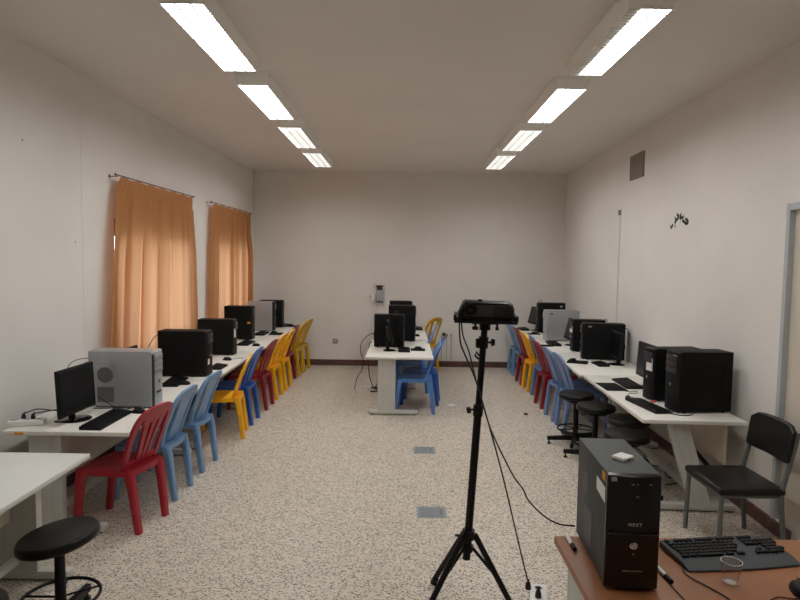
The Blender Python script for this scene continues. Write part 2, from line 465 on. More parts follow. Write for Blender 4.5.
# ------------------------------------------------------------------ desks
T = 0.735
def desk(label, x0, x1, y0, y1, cols, foot, mod, slant=0.0, group=None, top='desk_top', name='computer_desk', legs=(True, True), legmat='desk_metal', rail=True, rz=0.0):
    cx, cy = (x0+x1)/2, (y0+y1)/2
    t = thing(name, label, 'desk', (cx, cy, 0), rz, group)
    X = lambda v: v-cx
    Y = lambda v: v-cy
    MB().span(X(x0), X(x1), Y(y0), Y(y1), T-0.030, T, 0.004).build('desktop', M[top], t)
    for k, (yy, on) in enumerate(((y0+0.09, legs[0]), (y1-0.09, legs[1]))):
        if not on: continue
        a, b = X(cols[0]), X(cols[1])
        o = MB().prism([(a, T-0.03), (b, T-0.03), (b+slant, 0.055), (a+slant, 0.055)], Y(yy)-0.028, Y(yy)+0.028).build('leg', M[legmat], t, smooth=False, bevel=0.004)
        g = MB()
        wdt = b-a
        for q in (0.27, 0.70):
            g.prism([(a+wdt*q-0.003, T-0.05), (a+wdt*q+0.003, T-0.05), (a+wdt*q+0.003+slant*0.95, 0.08), (a+wdt*q-0.003+slant*0.95, 0.08)], Y(yy)-0.0295, Y(yy)+0.0295)
        g.build('leg_groove', M['trim_grey'], o, smooth=False)
        f = MB().span(X(foot[0]), X(foot[1]), Y(yy)-0.032, Y(yy)+0.032, 0.012, 0.06, 0.006).build('foot', M[legmat], t)
        for fx in (X(foot[0])+0.04, X(foot[1])-0.04): MB().cyl((fx, Y(yy), 0), (fx, Y(yy), 0.014), 0.018).build('glide', M['rubber'], f)
    if mod is not None:
        MB().span(X(mod)-0.009, X(mod)+0.009, Y(y0+0.125), Y(y1-0.125), 0.36, T-0.035).build('modesty_panel', M['desk_beige'], t, smooth=False)
    if rail:
        rx = X((cols[0]+cols[1])/2)+slant*0.9
        MB().span(rx-0.02, rx+0.02, Y(y0+0.12), Y(y1-0.12), 0.10, 0.14).build('rail', M[legmat], t, smooth=False)
    return t
LG = 'white desks along the left wall'
lx0, lx1 = -2.70, -1.845
lc = dict(cols=(-2.565, -2.34), foot=(-2.66, -2.05), mod=-2.38)
first = desk('white desk on the left holding the nearest silver tower and the power strip', lx0, lx1, 3.97, 5.80, group=LG, **lc)
MB().span(-0.345, -0.285, -0.919, -0.9145, T-0.026, T-0.008).build('edge_label', M['yellow_sticker'], first, smooth=False)
desk('second white desk of the left row, under the first large black tower', lx0, lx1, 5.81, 7.62, group=LG, **lc)
desk('third white desk of the left row, behind the yellow and dark blue chairs', lx0, lx1, 7.63, 9.20, group=LG, **lc)
desk('last white desk of the left row, touching the back wall', lx0, lx1, 9.21, 10.72, group=LG, **lc)
fg = desk('grey-white desk in the left foreground, empty top, cut by the left edge', -2.76, -1.875, 1.80, 3.535, cols=(-2.40, -2.14), foot=(-2.55, -1.96), mod=-2.3, top='desk_edge')
RG = 'white desks along the right wall'
desk('white desk on the right with slanted legs and the two nearest black towers', 1.875, 2.655, 4.50, 6.25, cols=(2.085, 2.245), foot=(1.99, 2.63), mod=2.56, slant=0.20, group=RG, rz=-dg(2.4))
rc = dict(cols=(2.25, 2.46), foot=(2.05, 2.68), mod=2.5, group=RG)
desk('white desk of the right row just beyond the slanted-leg desk', 1.915, 2.715, 6.275, 7.82, rz=-dg(2.6), **rc)
desk('white desk of the right row under the silver tower', 1.955, 2.755, 7.845, 9.40, **rc)
desk('white desk of the right row nearest the back wall', 1.97, 2.78, 9.41, 10.72, **rc)
CG = 'white desks in the middle of the room'
cc = dict(cols=(-0.305, -0.085), foot=(-0.415, 0.195), mod=-0.15, group=CG)
desk('nearer white desk of the middle row, grey column leg facing the aisle', -0.457, 0.378, 7.27, 8.95, **cc)
desk('far white desk of the middle row, against the back wall', -0.457, 0.375, 8.96, 10.66, **cc)

# brown desk in the right foreground
bx0, bx1, by0, by1 = 0.672, 2.15, 1.62, 2.545
t = thing('teacher_desk', 'brown laminate desk in the right foreground carrying tower and keyboard', 'desk', ((bx0+bx1)/2, (by0+by1)/2, 0))
hx, hy = (bx1-bx0)/2, (by1-by0)/2
MB().span(-hx, hx, -hy, hy, T-0.032, T, 0.003).build('desktop', M['brown'], t)
for sx in (-1, 1):
    MB().span(sx*(hx-0.06)-0.02, sx*(hx-0.06)+0.02, -hy+0.08, hy-0.08, 0.0, T-0.032).build('side_panel', M['desk_metal'], t, smooth=False, bevel=0.004)
MB().span(-hx+0.08, hx-0.08, hy-0.14, hy-0.12, 0.3, T-0.032).build('modesty_panel', M['brown_edge'], t, smooth=False)

# ------------------------------------------------------------------ plastic chairs
def chair_back_y(x, z):
    h = z-0.44
    return -0.145 - 0.30*h - 0.20*h*h + 0.30*x*x
def ribbon(m, path, th=0.011):
    secs = []
    n = len(path)
    for i, (x, z, hw) in enumerate(path):
        a = path[max(i-1, 0)]; b = path[min(i+1, n-1)]
        d = Vector((b[0]-a[0], b[1]-a[1])).normalized(); nn = Vector((-d.y, d.x))
        p = [(x+nn.x*hw, z+nn.y*hw), (x-nn.x*hw, z-nn.y*hw)]
        q = [V(u, chair_back_y(u, w_), w_) for u, w_ in p]
        mid = (q[0]+q[1])/2
        o = V(0, th, 0.15*th)
        secs.append([q[0]+o, mid+o, q[1]+o, q[1]-o, mid-o, q[0]-o])
    m.sweep(secs)
def make_back(style):
    m = MB()
    pts = [(-0.172, 0.435), (-0.186, 0.54), (-0.192, 0.64), (-0.190, 0.73), (-0.175, 0.80), (-0.135, 0.838), (-0.07, 0.850), (0, 0.853)]
    pts = pts + [(-x, z) for x, z in pts[:-1][::-1]]
    sp = [(p.x, p.y) for p in spline([V(a, b, 0) for a, b in pts], 4)]
    path = []
    for x, z in sp:
        k = max(0, min(1, (z-0.66)/0.17))
        path.append((x, z, 0.020 + 0.008*k))
    ribbon(m, path)
    if style == 'slats':
        for s in (-1, 0, 1):
            ribbon(m, [(s*0.052, 0.47, 0.024), (s*0.062, 0.60, 0.020), (s*0.078, 0.72, 0.024), (s*0.092, 0.83, 0.034)], 0.009)
        ribbon(m, [(-0.175, 0.475, 0.022), (0, 0.47, 0.022), (0.175, 0.475, 0.022)], 0.009)
        ribbon(m, [(-0.13, 0.785, 0.03), (0, 0.795, 0.035), (0.13, 0.785, 0.03)], 0.009)
    elif style == 'pair':
        for s in (-1, 1):
            ribbon(m, [(s*0.040, 0.46, 0.024), (s*0.055, 0.60, 0.020), (s*0.070, 0.74, 0.022), (s*0.080, 0.83, 0.030)], 0.009)
        ribbon(m, [(-0.175, 0.47, 0.022), (0, 0.465, 0.022), (0.175, 0.47, 0.022)], 0.009)
    else:
        ribbon(m, [(0, 0.45, 0.105), (0, 0.55, 0.092), (0, 0.64, 0.088), (0, 0.72, 0.098), (0, 0.78, 0.12), (0, 0.83, 0.10)], 0.009)
    return m
def make_seat():
    m = MB(); N = 14; rows = []
    for j in range(N+1):
        v = -1+2*j/N
        row = []
        for i in range(N+1):
            u = -1+2*i/N
            k = 1.0
            # rounded corners
            uu = u*math.sqrt(1-0.16*v*v); vv = v*math.sqrt(1-0.16*u*u)
            hw = 0.198 - 0.010*(1-v)/2*1.2
            x = uu*hw*1.05; y = 0.015+vv*0.215*1.05
            z = 0.444 - 0.012*(1-u*u)*(1-v*v) - (0.012*max(0, v-0.7)/0.3)
            row.append(m.bm.verts.new(V(x, y, z)))
        rows.append(row)
    for j in range(N):
        for i in range(N):
            m.bm.faces.new((rows[j][i], rows[j][i+1], rows[j+1][i+1], rows[j+1][i]))
    per = [rows[0][i] for i in range(N)] + [rows[j][N] for j in range(N)] + [rows[N][i] for i in range(N, 0, -1)] + [rows[j][0] for j in range(N, 0, -1)]
    low = [m.bm.verts.new(V(v.co.x*1.015, v.co.y*1.015, v.co.z-0.042)) for v in per]
    inn = [m.bm.verts.new(V(v.co.x*0.95, v.co.y*0.95, v.co.z-0.042)) for v in per]
    inn2 = [m.bm.verts.new(V(v.co.x*0.95, v.co.y*0.95, v.co.z-0.012)) for v in per]
    n = len(per)
    for k in range(n):
        q = (k+1) % n
        m.bm.faces.new((per[k], per[q], low[q], low[k])); m.bm.faces.new((low[k], low[q], inn[q], inn[k])); m.bm.faces.new((inn[k], inn[q], inn2[q], inn2[k]))
    m.bm.faces.new(inn2)
    return m
def make_leg(sx, front):
    m = MB()
    if front: ks = [(0.168, 0.178, 0.432, 0.040, 0.036), (0.174, 0.200, 0.36, 0.034, 0.029), (0.174, 0.222, 0.18, 0.029, 0.025), (0.170, 0.242, 0.0, 0.025, 0.022)]
    else: ks = [(0.160, -0.168, 0.44, 0.040, 0.036), (0.166, -0.192, 0.36, 0.034, 0.029), (0.164, -0.216, 0.18, 0.029, 0.025), (0.158, -0.238, 0.0, 0.025, 0.022)]
    P = spline([V(k[0], k[1], k[2]) for k in ks], 4); Rr = spline([V(k[3], k[4], 0) for k in ks], 4)
    secs = []
    for p, r in zip(P, Rr):
        a, b = r.x, r.y
        ang = 0.5 if front else -0.5
        pts = []
        for (u, v) in ((-a, -b*0.6), (-a*0.6, -b), (a*0.6, -b), (a, -b*0.6), (a, b*0.6), (a*0.6, b), (-a*0.6, b), (-a, b*0.6)):
            pts.append(V(sx*(p.x+u), p.y+v, max(0, p.z)))
        secs.append(pts)
    m.sweep(secs); return m
PROTO = {}
def plastic_chair(label, col, style, x, y, rz, group, sc=1.0):
    key = (col, style)
    if key not in PROTO:
        t = thing('plastic_chair', label, 'chair', (x, y, 0), rz, group)
        make_seat().build('seat', M[col], t)
        make_back(style).build('backrest', M[col], t)
        for f in (True, False):
            for s in (-1, 1): make_leg(s, f).build('leg', M[col], t)
        PROTO[key] = t
    else:
        t = copy_tree(PROTO[key]); t.location = (x, y, 0); t.rotation_euler = (0, 0, rz)
        tag(t, label, 'chair', group)
    t.scale = (1, 1, sc)
    return t
G1, G2, G3 = 'plastic chairs along the left desks', 'plastic chairs along the right desks', 'plastic chairs at the middle desks'
LX = -2.02
plastic_chair('bright red plastic chair with slatted back, nearest of the left row', 'red', 'slats', LX+0.0, 4.24, dg(79), G1)
plastic_chair('light blue plastic chair just behind the nearest red chair, left row', 'lblue', 'panel', LX, 4.79, dg(88), G1)
plastic_chair('light blue plastic chair in front of the pulled-out yellow chair, left row', 'lblue', 'panel', LX+0.01, 5.43, dg(86), G1)
plastic_chair('yellow plastic chair with open seat between light blue and dark blue chairs, left row', 'yellow', 'pair', -1.95, 6.40, dg(99), G1)
plastic_chair('dark blue plastic chair between yellow and dark red chairs, left row', 'dblue', 'panel', LX+0.05, 6.95, dg(90), G1)
plastic_chair('dark red plastic chair between dark blue and yellow chairs, left row', 'maroon', 'slats', LX+0.07, 7.65, dg(88), G1)
plastic_chair('yellow plastic chair right behind the dark red chair, left row', 'yellow', 'pair', LX+0.08, 8.22, dg(88), G1)
plastic_chair('yellow plastic chair, second of the two neighbouring yellow ones, left row', 'yellow', 'pair', LX+0.10, 8.78, dg(88), G1)
plastic_chair('dark red plastic chair half hidden before the farthest dull yellow chair, left row', 'maroon', 'slats', LX+0.06, 9.33, dg(88), G1)
plastic_chair('dull yellow plastic chair pulled up nearest the back wall, left row', 'dyellow', 'pair', LX+0.10, 9.85, dg(88), G1)
plastic_chair('dull yellow plastic chair at the very end of the left row, by the back wall', 'dyellow', 'pair', LX+0.12, 10.33, dg(84), G1)
RX = 2.06
plastic_chair('slate blue plastic chair nearest the black stools, right row', 'slate', 'panel', RX+0.01, 6.86, dg(-89), G2)
plastic_chair('slate blue plastic chair between its blue twin and the red chair, right row', 'slate', 'panel', RX-0.005, 7.31, dg(-88), G2)
plastic_chair('dark red plastic chair with open back before a blue one, right row', 'maroon', 'pair', RX, 7.93, dg(-88), G2)
plastic_chair('blue plastic chair mostly hidden behind the nearer dark red chair, right row', 'slate', 'panel', RX+0.05, 8.42, dg(-90), G2)
plastic_chair('yellow plastic chair, the only yellow one of the right row', 'yellow', 'pair', RX+0.02, 8.92, dg(-88), G2)
plastic_chair('dark red plastic chair just beyond the yellow one, right row', 'maroon', 'slats', RX+0.02, 9.42, dg(-88), G2)
plastic_chair('light blue plastic chair farthest back in the right row', 'lblue', 'panel', RX+0.04, 10.34, dg(-90), G2)
plastic_chair('light blue plastic chair next to the far dark red one, right row', 'lblue', 'panel', RX+0.04, 9.88, dg(-90), G2)
plastic_chair('blue plastic chair at the front of the middle desks, legs in full view', 'mblue', 'panel', 0.165, 7.57, dg(87), G3)
plastic_chair('darker blue plastic chair second at the middle desks', 'dblue', 'panel', 0.25, 8.02, dg(84), G3)
plastic_chair('mid blue plastic chair third at the middle desks', 'mblue', 'panel', 0.135, 8.75, dg(86), G3)
plastic_chair('light blue plastic chair fourth at the middle desks, near the back wall', 'lblue', 'panel', 0.25, 9.75, dg(84), G3)
plastic_chair('dull yellow plastic chair at the back end of the middle desks', 'dyellow', 'pair', 0.325, 10.32, dg(52), G3, 1.08)

# ------------------------------------------------------------------ stools
def stool(label, x, y, h, rz=0.0, tilt=(0, 0), group='black swivel stools', r=0.185):
    t = thing('swivel_stool', label, 'stool', (x, y, 0), rz, group)
    R = rotm('X', tilt[0]) @ rotm('Y', tilt[1])
    s = MB().lathe([(0, 0), (r*0.90, 0), (r*0.99, 0.012), (r, 0.03), (r*0.985, 0.045), (r*0.93, 0.056), (r*0.6, 0.062), (0, 0.064)], (0, 0, h-0.06), 40, R)
    s.build('seat', M['vinyl'], t)
    MB().cyl((0, 0, 0.10), (0, 0, h-0.055), 0.027, 0.024, 20).build('post', M['stool_metal'], t)
    MB().lathe([(0, 0), (0.11, 0), (0.11, 0.006), (0.035, 0.03), (0, 0.03)], (0, 0, h-0.088), 20, R).build('seat_plate', M['stool_metal'], t)
    fr = MB().ring((0, 0, 0.17), 0.185, 0.009)
    for k in range(5):
        a = 2*PI*k/5+0.3
        fr.cyl((0.02*math.cos(a), 0.02*math.sin(a), 0.17), (0.185*math.cos(a), 0.185*math.sin(a), 0.17), 0.006, None, 8)
    fr.build('foot_ring', M['stool_metal'], t)
    MB().cyl((0, 0, 0.05), (0, 0, 0.13), 0.036).build('hub', M['stool_metal'], t)
    for k in range(5):
        a = 2*PI*k/5
        ca, sa = math.cos(a), math.sin(a)
        w_ = V(-sa, ca, 0)
        secs = []
        for rr, hw, z0, z1 in ((0.02, 0.020, 0.050, 0.100), (0.29, 0.016, 0.042, 0.080)):
            p = V(ca*rr, sa*rr, 0)
            secs.append([p-w_*hw+V(0, 0, z0), p+w_*hw+V(0, 0, z0), p+w_*hw+V(0, 0, z1), p-w_*hw+V(0, 0, z1)])
        l = MB().sweep(secs).build('leg', M['stool_metal'], t, smooth=False, bevel=0.003)
        MB().lathe([(0, 0), (0.02, 0), (0.02, 0.012), (0.008, 0.018), (0.008, 0.045), (0, 0.045)], (ca*0.27, sa*0.27, 0), 14).build('glide', M['rubber'], l)
    return t
stool('black round stool farthest back, beside the slate blue chairs on the right', 1.835, 6.24, 0.555, dg(175))
stool('black round stool second from the blue chairs, overlapping the first stool', 1.875, 5.73, 0.555, dg(160))
stool('black round stool pushed under the white slanted-leg desk', 2.01, 5.26, 0.555, dg(150), tilt=(0, dg(2)))
stool('black round stool nearest the black tower on the brown desk, right side', 1.825, 4.79, 0.555, dg(190), tilt=(0, dg(-1)))
stool('black round stool in the left foreground with a tilted seat and foot ring', -1.745, 2.97, 0.515, dg(20), tilt=(dg(-1), dg(-8)), r=0.195)
stool('black round stool at the bottom left corner, only its seat edge in view', -1.80, 2.33, 0.50, dg(50))

# ------------------------------------------------------------------ black padded chair by the right wall
t = thing('padded_chair', 'black padded chair with grey steel frame standing by the right wall', 'chair', (2.285, 4.055, 0), dg(91))
# local: front = +y
s = MB()
s.box((0, 0.0, 0.445), (0.48, 0.44, 0.05), None, 0.02, 3); s.build('seat', M['vinyl'], t)
bk = MB()
secs = []
for k in range(9):
    u = -1+2*k/8
    x = u*0.235; yv = -0.228 + 0.03*(1-u*u)*-1
    hw = 0.0
    rnd_ = 0.045*max(0, abs(u)-0.70)/0.30
    secs.append([V(x, yv-0.018, 0.625+0.3*rnd_), V(x, yv+0.018, 0.625+0.3*rnd_), V(x, yv-0.012, 0.885-rnd_), V(x, yv-0.045, 0.885-rnd_)])
bk.sweep(secs).build('backrest', M['vinyl'], t, bevel=0.012)
for sx in (-1, 1):
    MB().tube([(sx*0.225, 0.20, 0.0), (sx*0.215, 0.195, 0.43)], 0.016, 12).build('front_leg', M['tube_grey'], t)
    MB().tube(spline([(sx*0.225, -0.235, 0.0), (sx*0.222, -0.205, 0.30), (sx*0.222, -0.200, 0.46), (sx*0.224, -0.245, 0.66), (sx*0.224, -0.280, 0.84)], 5), 0.016, 12).build('rear_leg', M['tube_grey'], t)
fr = MB()
for sx in (-1, 1): fr.cyl((sx*0.218, -0.205, 0.412), (sx*0.215, 0.195, 0.412), 0.011, None, 10)
for yy in (-0.205, 0.195): fr.cyl((-0.216, yy, 0.412), (0.216, yy, 0.412), 0.011, None, 10)
fr.build('seat_frame', M['tube_grey'], t)

# ------------------------------------------------------------------ computer towers
def tower(label, x, y, z, rz, d, h, w, style='black', group='desktop computer towers', extra=None):
    """local: front at x = 0 facing +x, body towards -x, side panels at +-y"""
    t = thing('computer_tower', label, 'computer tower', (x, y, z), rz, group)
    body = {'black': 'pc_black', 'silver': 'silver', 'grey': 'pc_grey', 'mixed': 'silver'}[style]
    frontm = {'black': 'pc_front', 'silver': 'silver_front', 'grey': 'pc_gloss', 'mixed': 'pc_front'}[style]
    MB().span(-d, -0.030, -w/2, w/2, 0.012, h, 0.003).build('case', M[body], t)
    ft = MB()
    for fx in (-d+0.05, -0.08):
        for fy in (-w/2+0.03, w/2-0.03): ft.cyl((fx, fy, 0), (fx, fy, 0.014), 0.014, None, 12)
    ft.build('foot_set', M['rubber'], t)
    # bowed front
    fp = MB(); secs = []
    for k in range(7):
        u = -1+2*k/6; yy = u*(w/2+0.001); xx = -0.012+0.012*(1-u*u)
        secs.append([V(-0.031, yy, 0.006), V(xx, yy, 0.010), V(xx, yy, h-0.006), V(-0.031, yy, h+0.001)])
    fp.sweep(secs); f = fp.build('front_panel', M[frontm], t, bevel=0.004)
    trim = 'pc_trim' if style != 'silver' else 'silver'
    return t, f
def std_front(f, h, w, col='pc_trim', bays=2, btn=0.45):
    for k in range(bays):
        MB().span(-0.005, 0.004, -w*0.38, w*0.38, h-0.075-0.05*k, h-0.035-0.05*k, 0.002).build('drive_bay', M[col], f)
    MB().cyl((-0.004, 0, h*btn), (0.006, 0, h*btn), 0.014).build('power_button', M['chrome'], f)
    MB().span(-0.004, 0.0035, -0.04, 0.04, h*0.25, h*0.25+0.012).build('port_panel', M['rubber'], f, smooth=False)
def emboss(t, d, h, w, side=-1, col='pc_black'):
    m = MB()
    y = side*(w/2+0.0015)
    x0, x1, z0, z1 = -d*0.82, -d*0.22, h*0.12, h*0.84
    pts = []
    for cx_, cz_, a0 in ((x1-0.03, z1-0.03, 0), (x0+0.03, z1-0.03, 90), (x0+0.03, z0+0.03, 180), (x1-0.03, z0+0.03, 270)):
        for q in range(5):
            a = dg(a0+q*22.5); pts.append(V(cx_+0.03*math.cos(a), y, cz_+0.03*math.sin(a)))
    m.tube(pts, 0.004, 6, True)
    m.build('side_panel', M[col], t)
TW = 0.19
# left row (fronts face the aisle)
d, h = 0.51, 0.445
t, f = tower('silver tower on the nearest left desk with round and square side grilles', -1.945, 4.725, T, 0, d, h, 0.20, 'silver')
std_front(f, h, 0.20, 'silver', 3)
MB().span(-0.012, 0.002, -0.101, -0.080, 0.01, h-0.02).build('dark_strip', M['pc_trim'], f, smooth=False)
g = MB()
c0 = V(-d+0.130, -0.1, h-0.185)
g.lathe([(0, 0.001), (0.058, 0.001), (0.062, -0.002), (0.062, 0.003), (0, 0.004)], c0, 32, rotm('X', PI/2)); g.build('fan_grille', M['mesh_dark'], t)
MB().span(-d+0.068, -d+0.198, -0.1035, -0.099, 0.045, 0.165).build('vent_grille', M['mesh_dark'], t, smooth=False)
sc_ = MB()
for (a, b) in ((0.07, 0.27), (0.19, 0.27), (0.07, 0.155+0.04), (0.19, 0.195)): sc_.cyl((-d+a, -0.1035, b+0.055), (-d+a, -0.099, b+0.055), 0.004, None, 8)
sc_.build('screw', M['chrome'], t)
def black(label, x, y, rz, d, h, w=TW, bays=2, st=None, em=None, style='black', bt=0.45):
    t, f = tower(label, x, y, T, rz, d, h, w, style)
    std_front(f, h, w, 'pc_trim' if style != 'silver' else 'silver_front', bays, bt)
    if st:
        for (z0, z1, y0, y1) in st: MB().span(-0.004, 0.0025, y0, y1, z0, z1).build('sticker', M['sticker'], f, smooth=False)
    if em: emboss(t, d, h, w, em)
    return t, f
black('large plain black tower behind the nearest silver tower, left row', -1.935, 5.975, 0, 0.49, 0.455, 0.20, st=[(0.12, 0.175, -0.07, -0.03)])
black('black tower with a white sticker on its front edge, left row', -2.05, 7.31, dg(2), 0.44, 0.435, st=[(0.22, 0.33, -0.085, -0.03)])
tt, ff = black('black tower with an embossed side panel and small label, left row', -2.175, 8.70, 0, 0.41, 0.485, 0.19, em=-1)
MB().span(-0.075, -0.03, -0.0965, -0.094, 0.235, 0.262).build('sticker', M['yellow_sticker'], tt, smooth=False)
black('silver-sided tower with dark front between two black towers near the far left corner', -2.10, 9.80, 0, 0.44, 0.475, 0.19, style='mixed')
black('black tower farthest back on the left row, behind the silver-sided one', -2.065, 10.30, 0, 0.40, 0.465, 0.19)
# right row (fronts face the aisle, -x)
t, f = black('big black tower with embossed side panel at the near end of the right row', 2.165, 4.80, PI+dg(6), 0.46, 0.49, 0.20, bays=3, em=1)
MB().span(-0.004, 0.003, 0.02, 0.075, 0.45, 0.462).build('badge', M['silver'], f, smooth=False)
black('black tower with white front sticker hidden behind the big near right tower', 2.135, 5.19, PI+dg(8), 0.46, 0.455, 0.17, st=[(0.26, 0.37, -0.02, 0.07)])
t, f = black('black tower with small badge beside the edge-on monitor, right row', 2.205, 7.40, PI-dg(11), 0.505, 0.445, 0.19)
MB().span(-0.115, -0.075, 0.0945, 0.0975, 0.40, 0.415).build('badge', M['silver'], t, smooth=False)
black('black tower with white sticker just beyond the badge-bearing one, right row', 2.25, 8.01, PI-dg(3), 0.43, 0.425, 0.18, st=[(0.25, 0.34, -0.07, 0.07)])
t, f = black('silver tower of the right row with a small dark side badge', 2.135, 9.07, PI, 0.51, 0.46, 0.20, style='silver')
MB().span(-0.11, -0.07, 0.0995, 0.1025, 0.40, 0.42).build('badge', M['pc_trim'], t, smooth=False)
t, f = black('black tower farthest back on the right row, behind the silver tower', 2.245, 10.06, PI, 0.45, 0.50, 0.19)
MB().span(-0.40, -0.36, 0.0945, 0.0975, 0.43, 0.46).build('badge', M['silver'], t, smooth=False)
# middle row (fronts face +x)
black('black tower at the front of the middle desks, behind the tilted monitor', 0.02, 8.14, 0, 0.41, 0.445, 0.18, em=-1)
black('tall black tower second on the middle desks', 0.185, 8.78, 0, 0.40, 0.52, 0.19)
black('black tower at the back of the middle desks near the grey wall box', 0.15, 10.02, 0, 0.38, 0.50, 0.19)
# foreground tower on the brown desk
d, h, w_ = 0.455, 0.432, 0.19
t, f = tower('dark grey tower with glossy black front on the brown desk', 0.841, 2.105, T, -PI/2-dg(3.2), d, h, w_, 'grey', None)
MB().span(-0.006, 0.0022, -w_*0.47, w_*0.47, 0.213, 0.219).build('front_seam', M['pc_trim'], f, smooth=False)
MB().lathe([(0, -0.004), (0.0145, -0.004), (0.0145, 0.005), (0.011, 0.008), (0.007, 0.005), (0, 0.006)], (0, 0, 0.174), 24, rotm('Y', PI/2)).build('power_button', M['chrome'], f)
MB().cyl((-0.004, 0, 0.143), (0.003, 0, 0.143), 0.003, None, 10).build('status_light', M['chrome'], f)
MB().span(-0.004, 0.0022, -0.035, 0.035, 0.078, 0.0812).build('front_slot', M['grille'], f, smooth=False)
MB().span(-0.012, -0.002, -w_*0.44, -w_*0.34, h-0.024, h-0.010).build('corner_glint', M['silver'], f, smooth=False)  # bright glint at the top front corner, put in as a small silver block
m = MB()
for yy in (-0.012, -0.006, 0.008, 0.05, 0.056): m.span(-0.006, 0.0022, yy-0.002, yy+0.002, h-0.034, h-0.031)
m.build('front_marks', M['silver'], f, smooth=False)
MB().span(-0.004, 0.0022, 0.004, 0.013, h-0.080, h-0.076).build('small_badge', M['silver'], f, smooth=False)
# lettering on the front
cu = bpy.data.curves.new('lettering', 'FONT'); cu.body = 'NEXT'; cu.size = 0.0165; cu.extrude = 0.0006; cu.align_x = 'CENTER'; cu.space_character = 1.25
to = bpy.data.objects.new('lettering_source', cu); COL.objects.link(to)
bpy.context.view_layer.update()
me = bpy.data.meshes.new_from_object(to.evaluated_get(bpy.context.evaluated_depsgraph_get()))
bpy.data.objects.remove(to); bpy.data.curves.remove(cu)
me.materials.clear(); me.materials.append(M['sticker'])
lo = bpy.data.objects.new('brand_lettering', me); COL.objects.link(lo); lo.parent = f
lo.matrix_local = Matrix(((0, 0, 1, 0.0008), (1, 0, 0, 0.004), (0, 1, 0, 0.246), (0, 0, 0, 1)))
lo['label'] = 'small silver letters reading NEXT'
# side stickers and side vents (visible side is local -y after the turn)
sy = -(w_/2+0.0012)
SIDE = -1
MB().prism([(-0.036, h-0.062), (-0.150, h-0.058), (-0.150, h-0.105), (-0.036, h-0.118)], sy-0.0006, sy+0.0008).build('sticker', M['sticker'], t, smooth=False)
MB().span(-0.078, -0.040, sy-0.0006, sy+0.0008, h-0.040, h-0.010).build('yellow_sticker', M['yellow_sticker'], t, smooth=False)
MB().span(-0.32, -0.20, sy-0.0004, sy+0.0008, 0.06, 0.20).span(-0.36, -0.28, sy-0.0004, sy+0.0008, 0.25, 0.33).build('vent_grille', M['mesh_dark'], t, smooth=False)
MB().span(-0.045, -0.032, w_/2-0.002, w_/2+0.008, h-0.085, h-0.06).build('side_latch', M['pc_front'], t, smooth=False)
# little white box on the tower
tb = thing('network_box', 'small white box lying on top of the foreground tower', 'network device', (0.858, 2.285, T+h), dg(38))
MB().box((0, 0, 0.008), (0.066, 0.058, 0.016), None, 0.005, 3).build('body', M['white_paint'], tb)
MB().box((-0.005, -0.0292, 0.007), (0.013, 0.002, 0.006)).build('port', M['rubber'], tb, smooth=False)

# ------------------------------------------------------------------ monitors
def monitor(label, x, y, rz, wdt=0.42, hgt=0.31, tilt=8, base_r=0.095, lift=0.085, lines=True, backm='mon_back', group='flat computer monitors'):
    """local: screen faces +x"""
    t = thing('monitor', label, 'monitor', (x, y, T), rz, group)
    R = rotm('Y', -dg(tilt))
    c = V(0.0, 0, lift+hgt/2)
    Mx = Matrix.Translation(c) @ R.to_4x4()
    MB().box((0, 0, 0), (0.030, wdt, hgt), None, 0.006).xf(Mx).build('housing', M['pc_front'], t)
    MB().box((0.0152, 0, 0.006), (0.0016, wdt-0.036, hgt-0.045)).xf(Mx).build('screen', M['screen'], t, smooth=False)
    MB().box((-0.026, 0, -0.01), (0.035, wdt*0.6, hgt*0.6), None, 0.012).xf(Mx).build('back_cover', M[backm], t)
    MB().box((0.0155, wdt*0.36, -hgt/2+0.010), (0.002, 0.03, 0.004)).xf(Mx).build('button_row', M['pc_trim'], t, smooth=False)
    MB().tube([(-0.03, 0, 0.012), (-0.045, 0, lift+0.02), (-0.034, 0, lift+hgt*0.42)], [0.024, 0.022, 0.02], 12).build('neck', M['pc_front'], t)
    MB().lathe([(0, 0), (base_r, 0), (base_r, 0.006), (base_r*0.7, 0.013), (0.03, 0.018), (0, 0.018)], (-0.01, 0, 0), 32).build('base', M['pc_gloss'], t)
    return t
monitor('dark flat monitor before the nearest silver tower, left row', -2.365, 4.28, dg(-3), 0.43, 0.335, 3, 0.11, 0.055)
monitor('monitor of which only a corner rises behind the nearest silver tower', -2.50, 5.40, dg(0), 0.40, 0.30, 6, 0.10, 0.055)
monitor('dark monitor standing behind the two near towers on the right row', 2.345, 5.70, dg(180), 0.46, 0.335, 3, 0.10, 0.085)
monitor('thin edge-on monitor in front of the badge-bearing black tower, right row', 2.49, 6.97, dg(180), 0.36, 0.30, 4, 0.095, 0.085)
monitor('tilted monitor beside the silver tower on the right row', 2.40, 8.55, dg(180), 0.40, 0.30, 14, 0.09, 0.08)
monitor('tilted grey-backed monitor farthest back on the right row', 2.27, 10.30, dg(196), 0.36, 0.30, 15, 0.085, 0.11)
monitor('tilted monitor at the front of the middle desks, round black base', -0.165, 7.79, dg(0), 0.36, 0.31, 13, 0.085, 0.09)
monitor('monitor between the two nearer towers of the middle desks', -0.08, 8.47, dg(-8), 0.34, 0.33, 6, 0.085, 0.13)

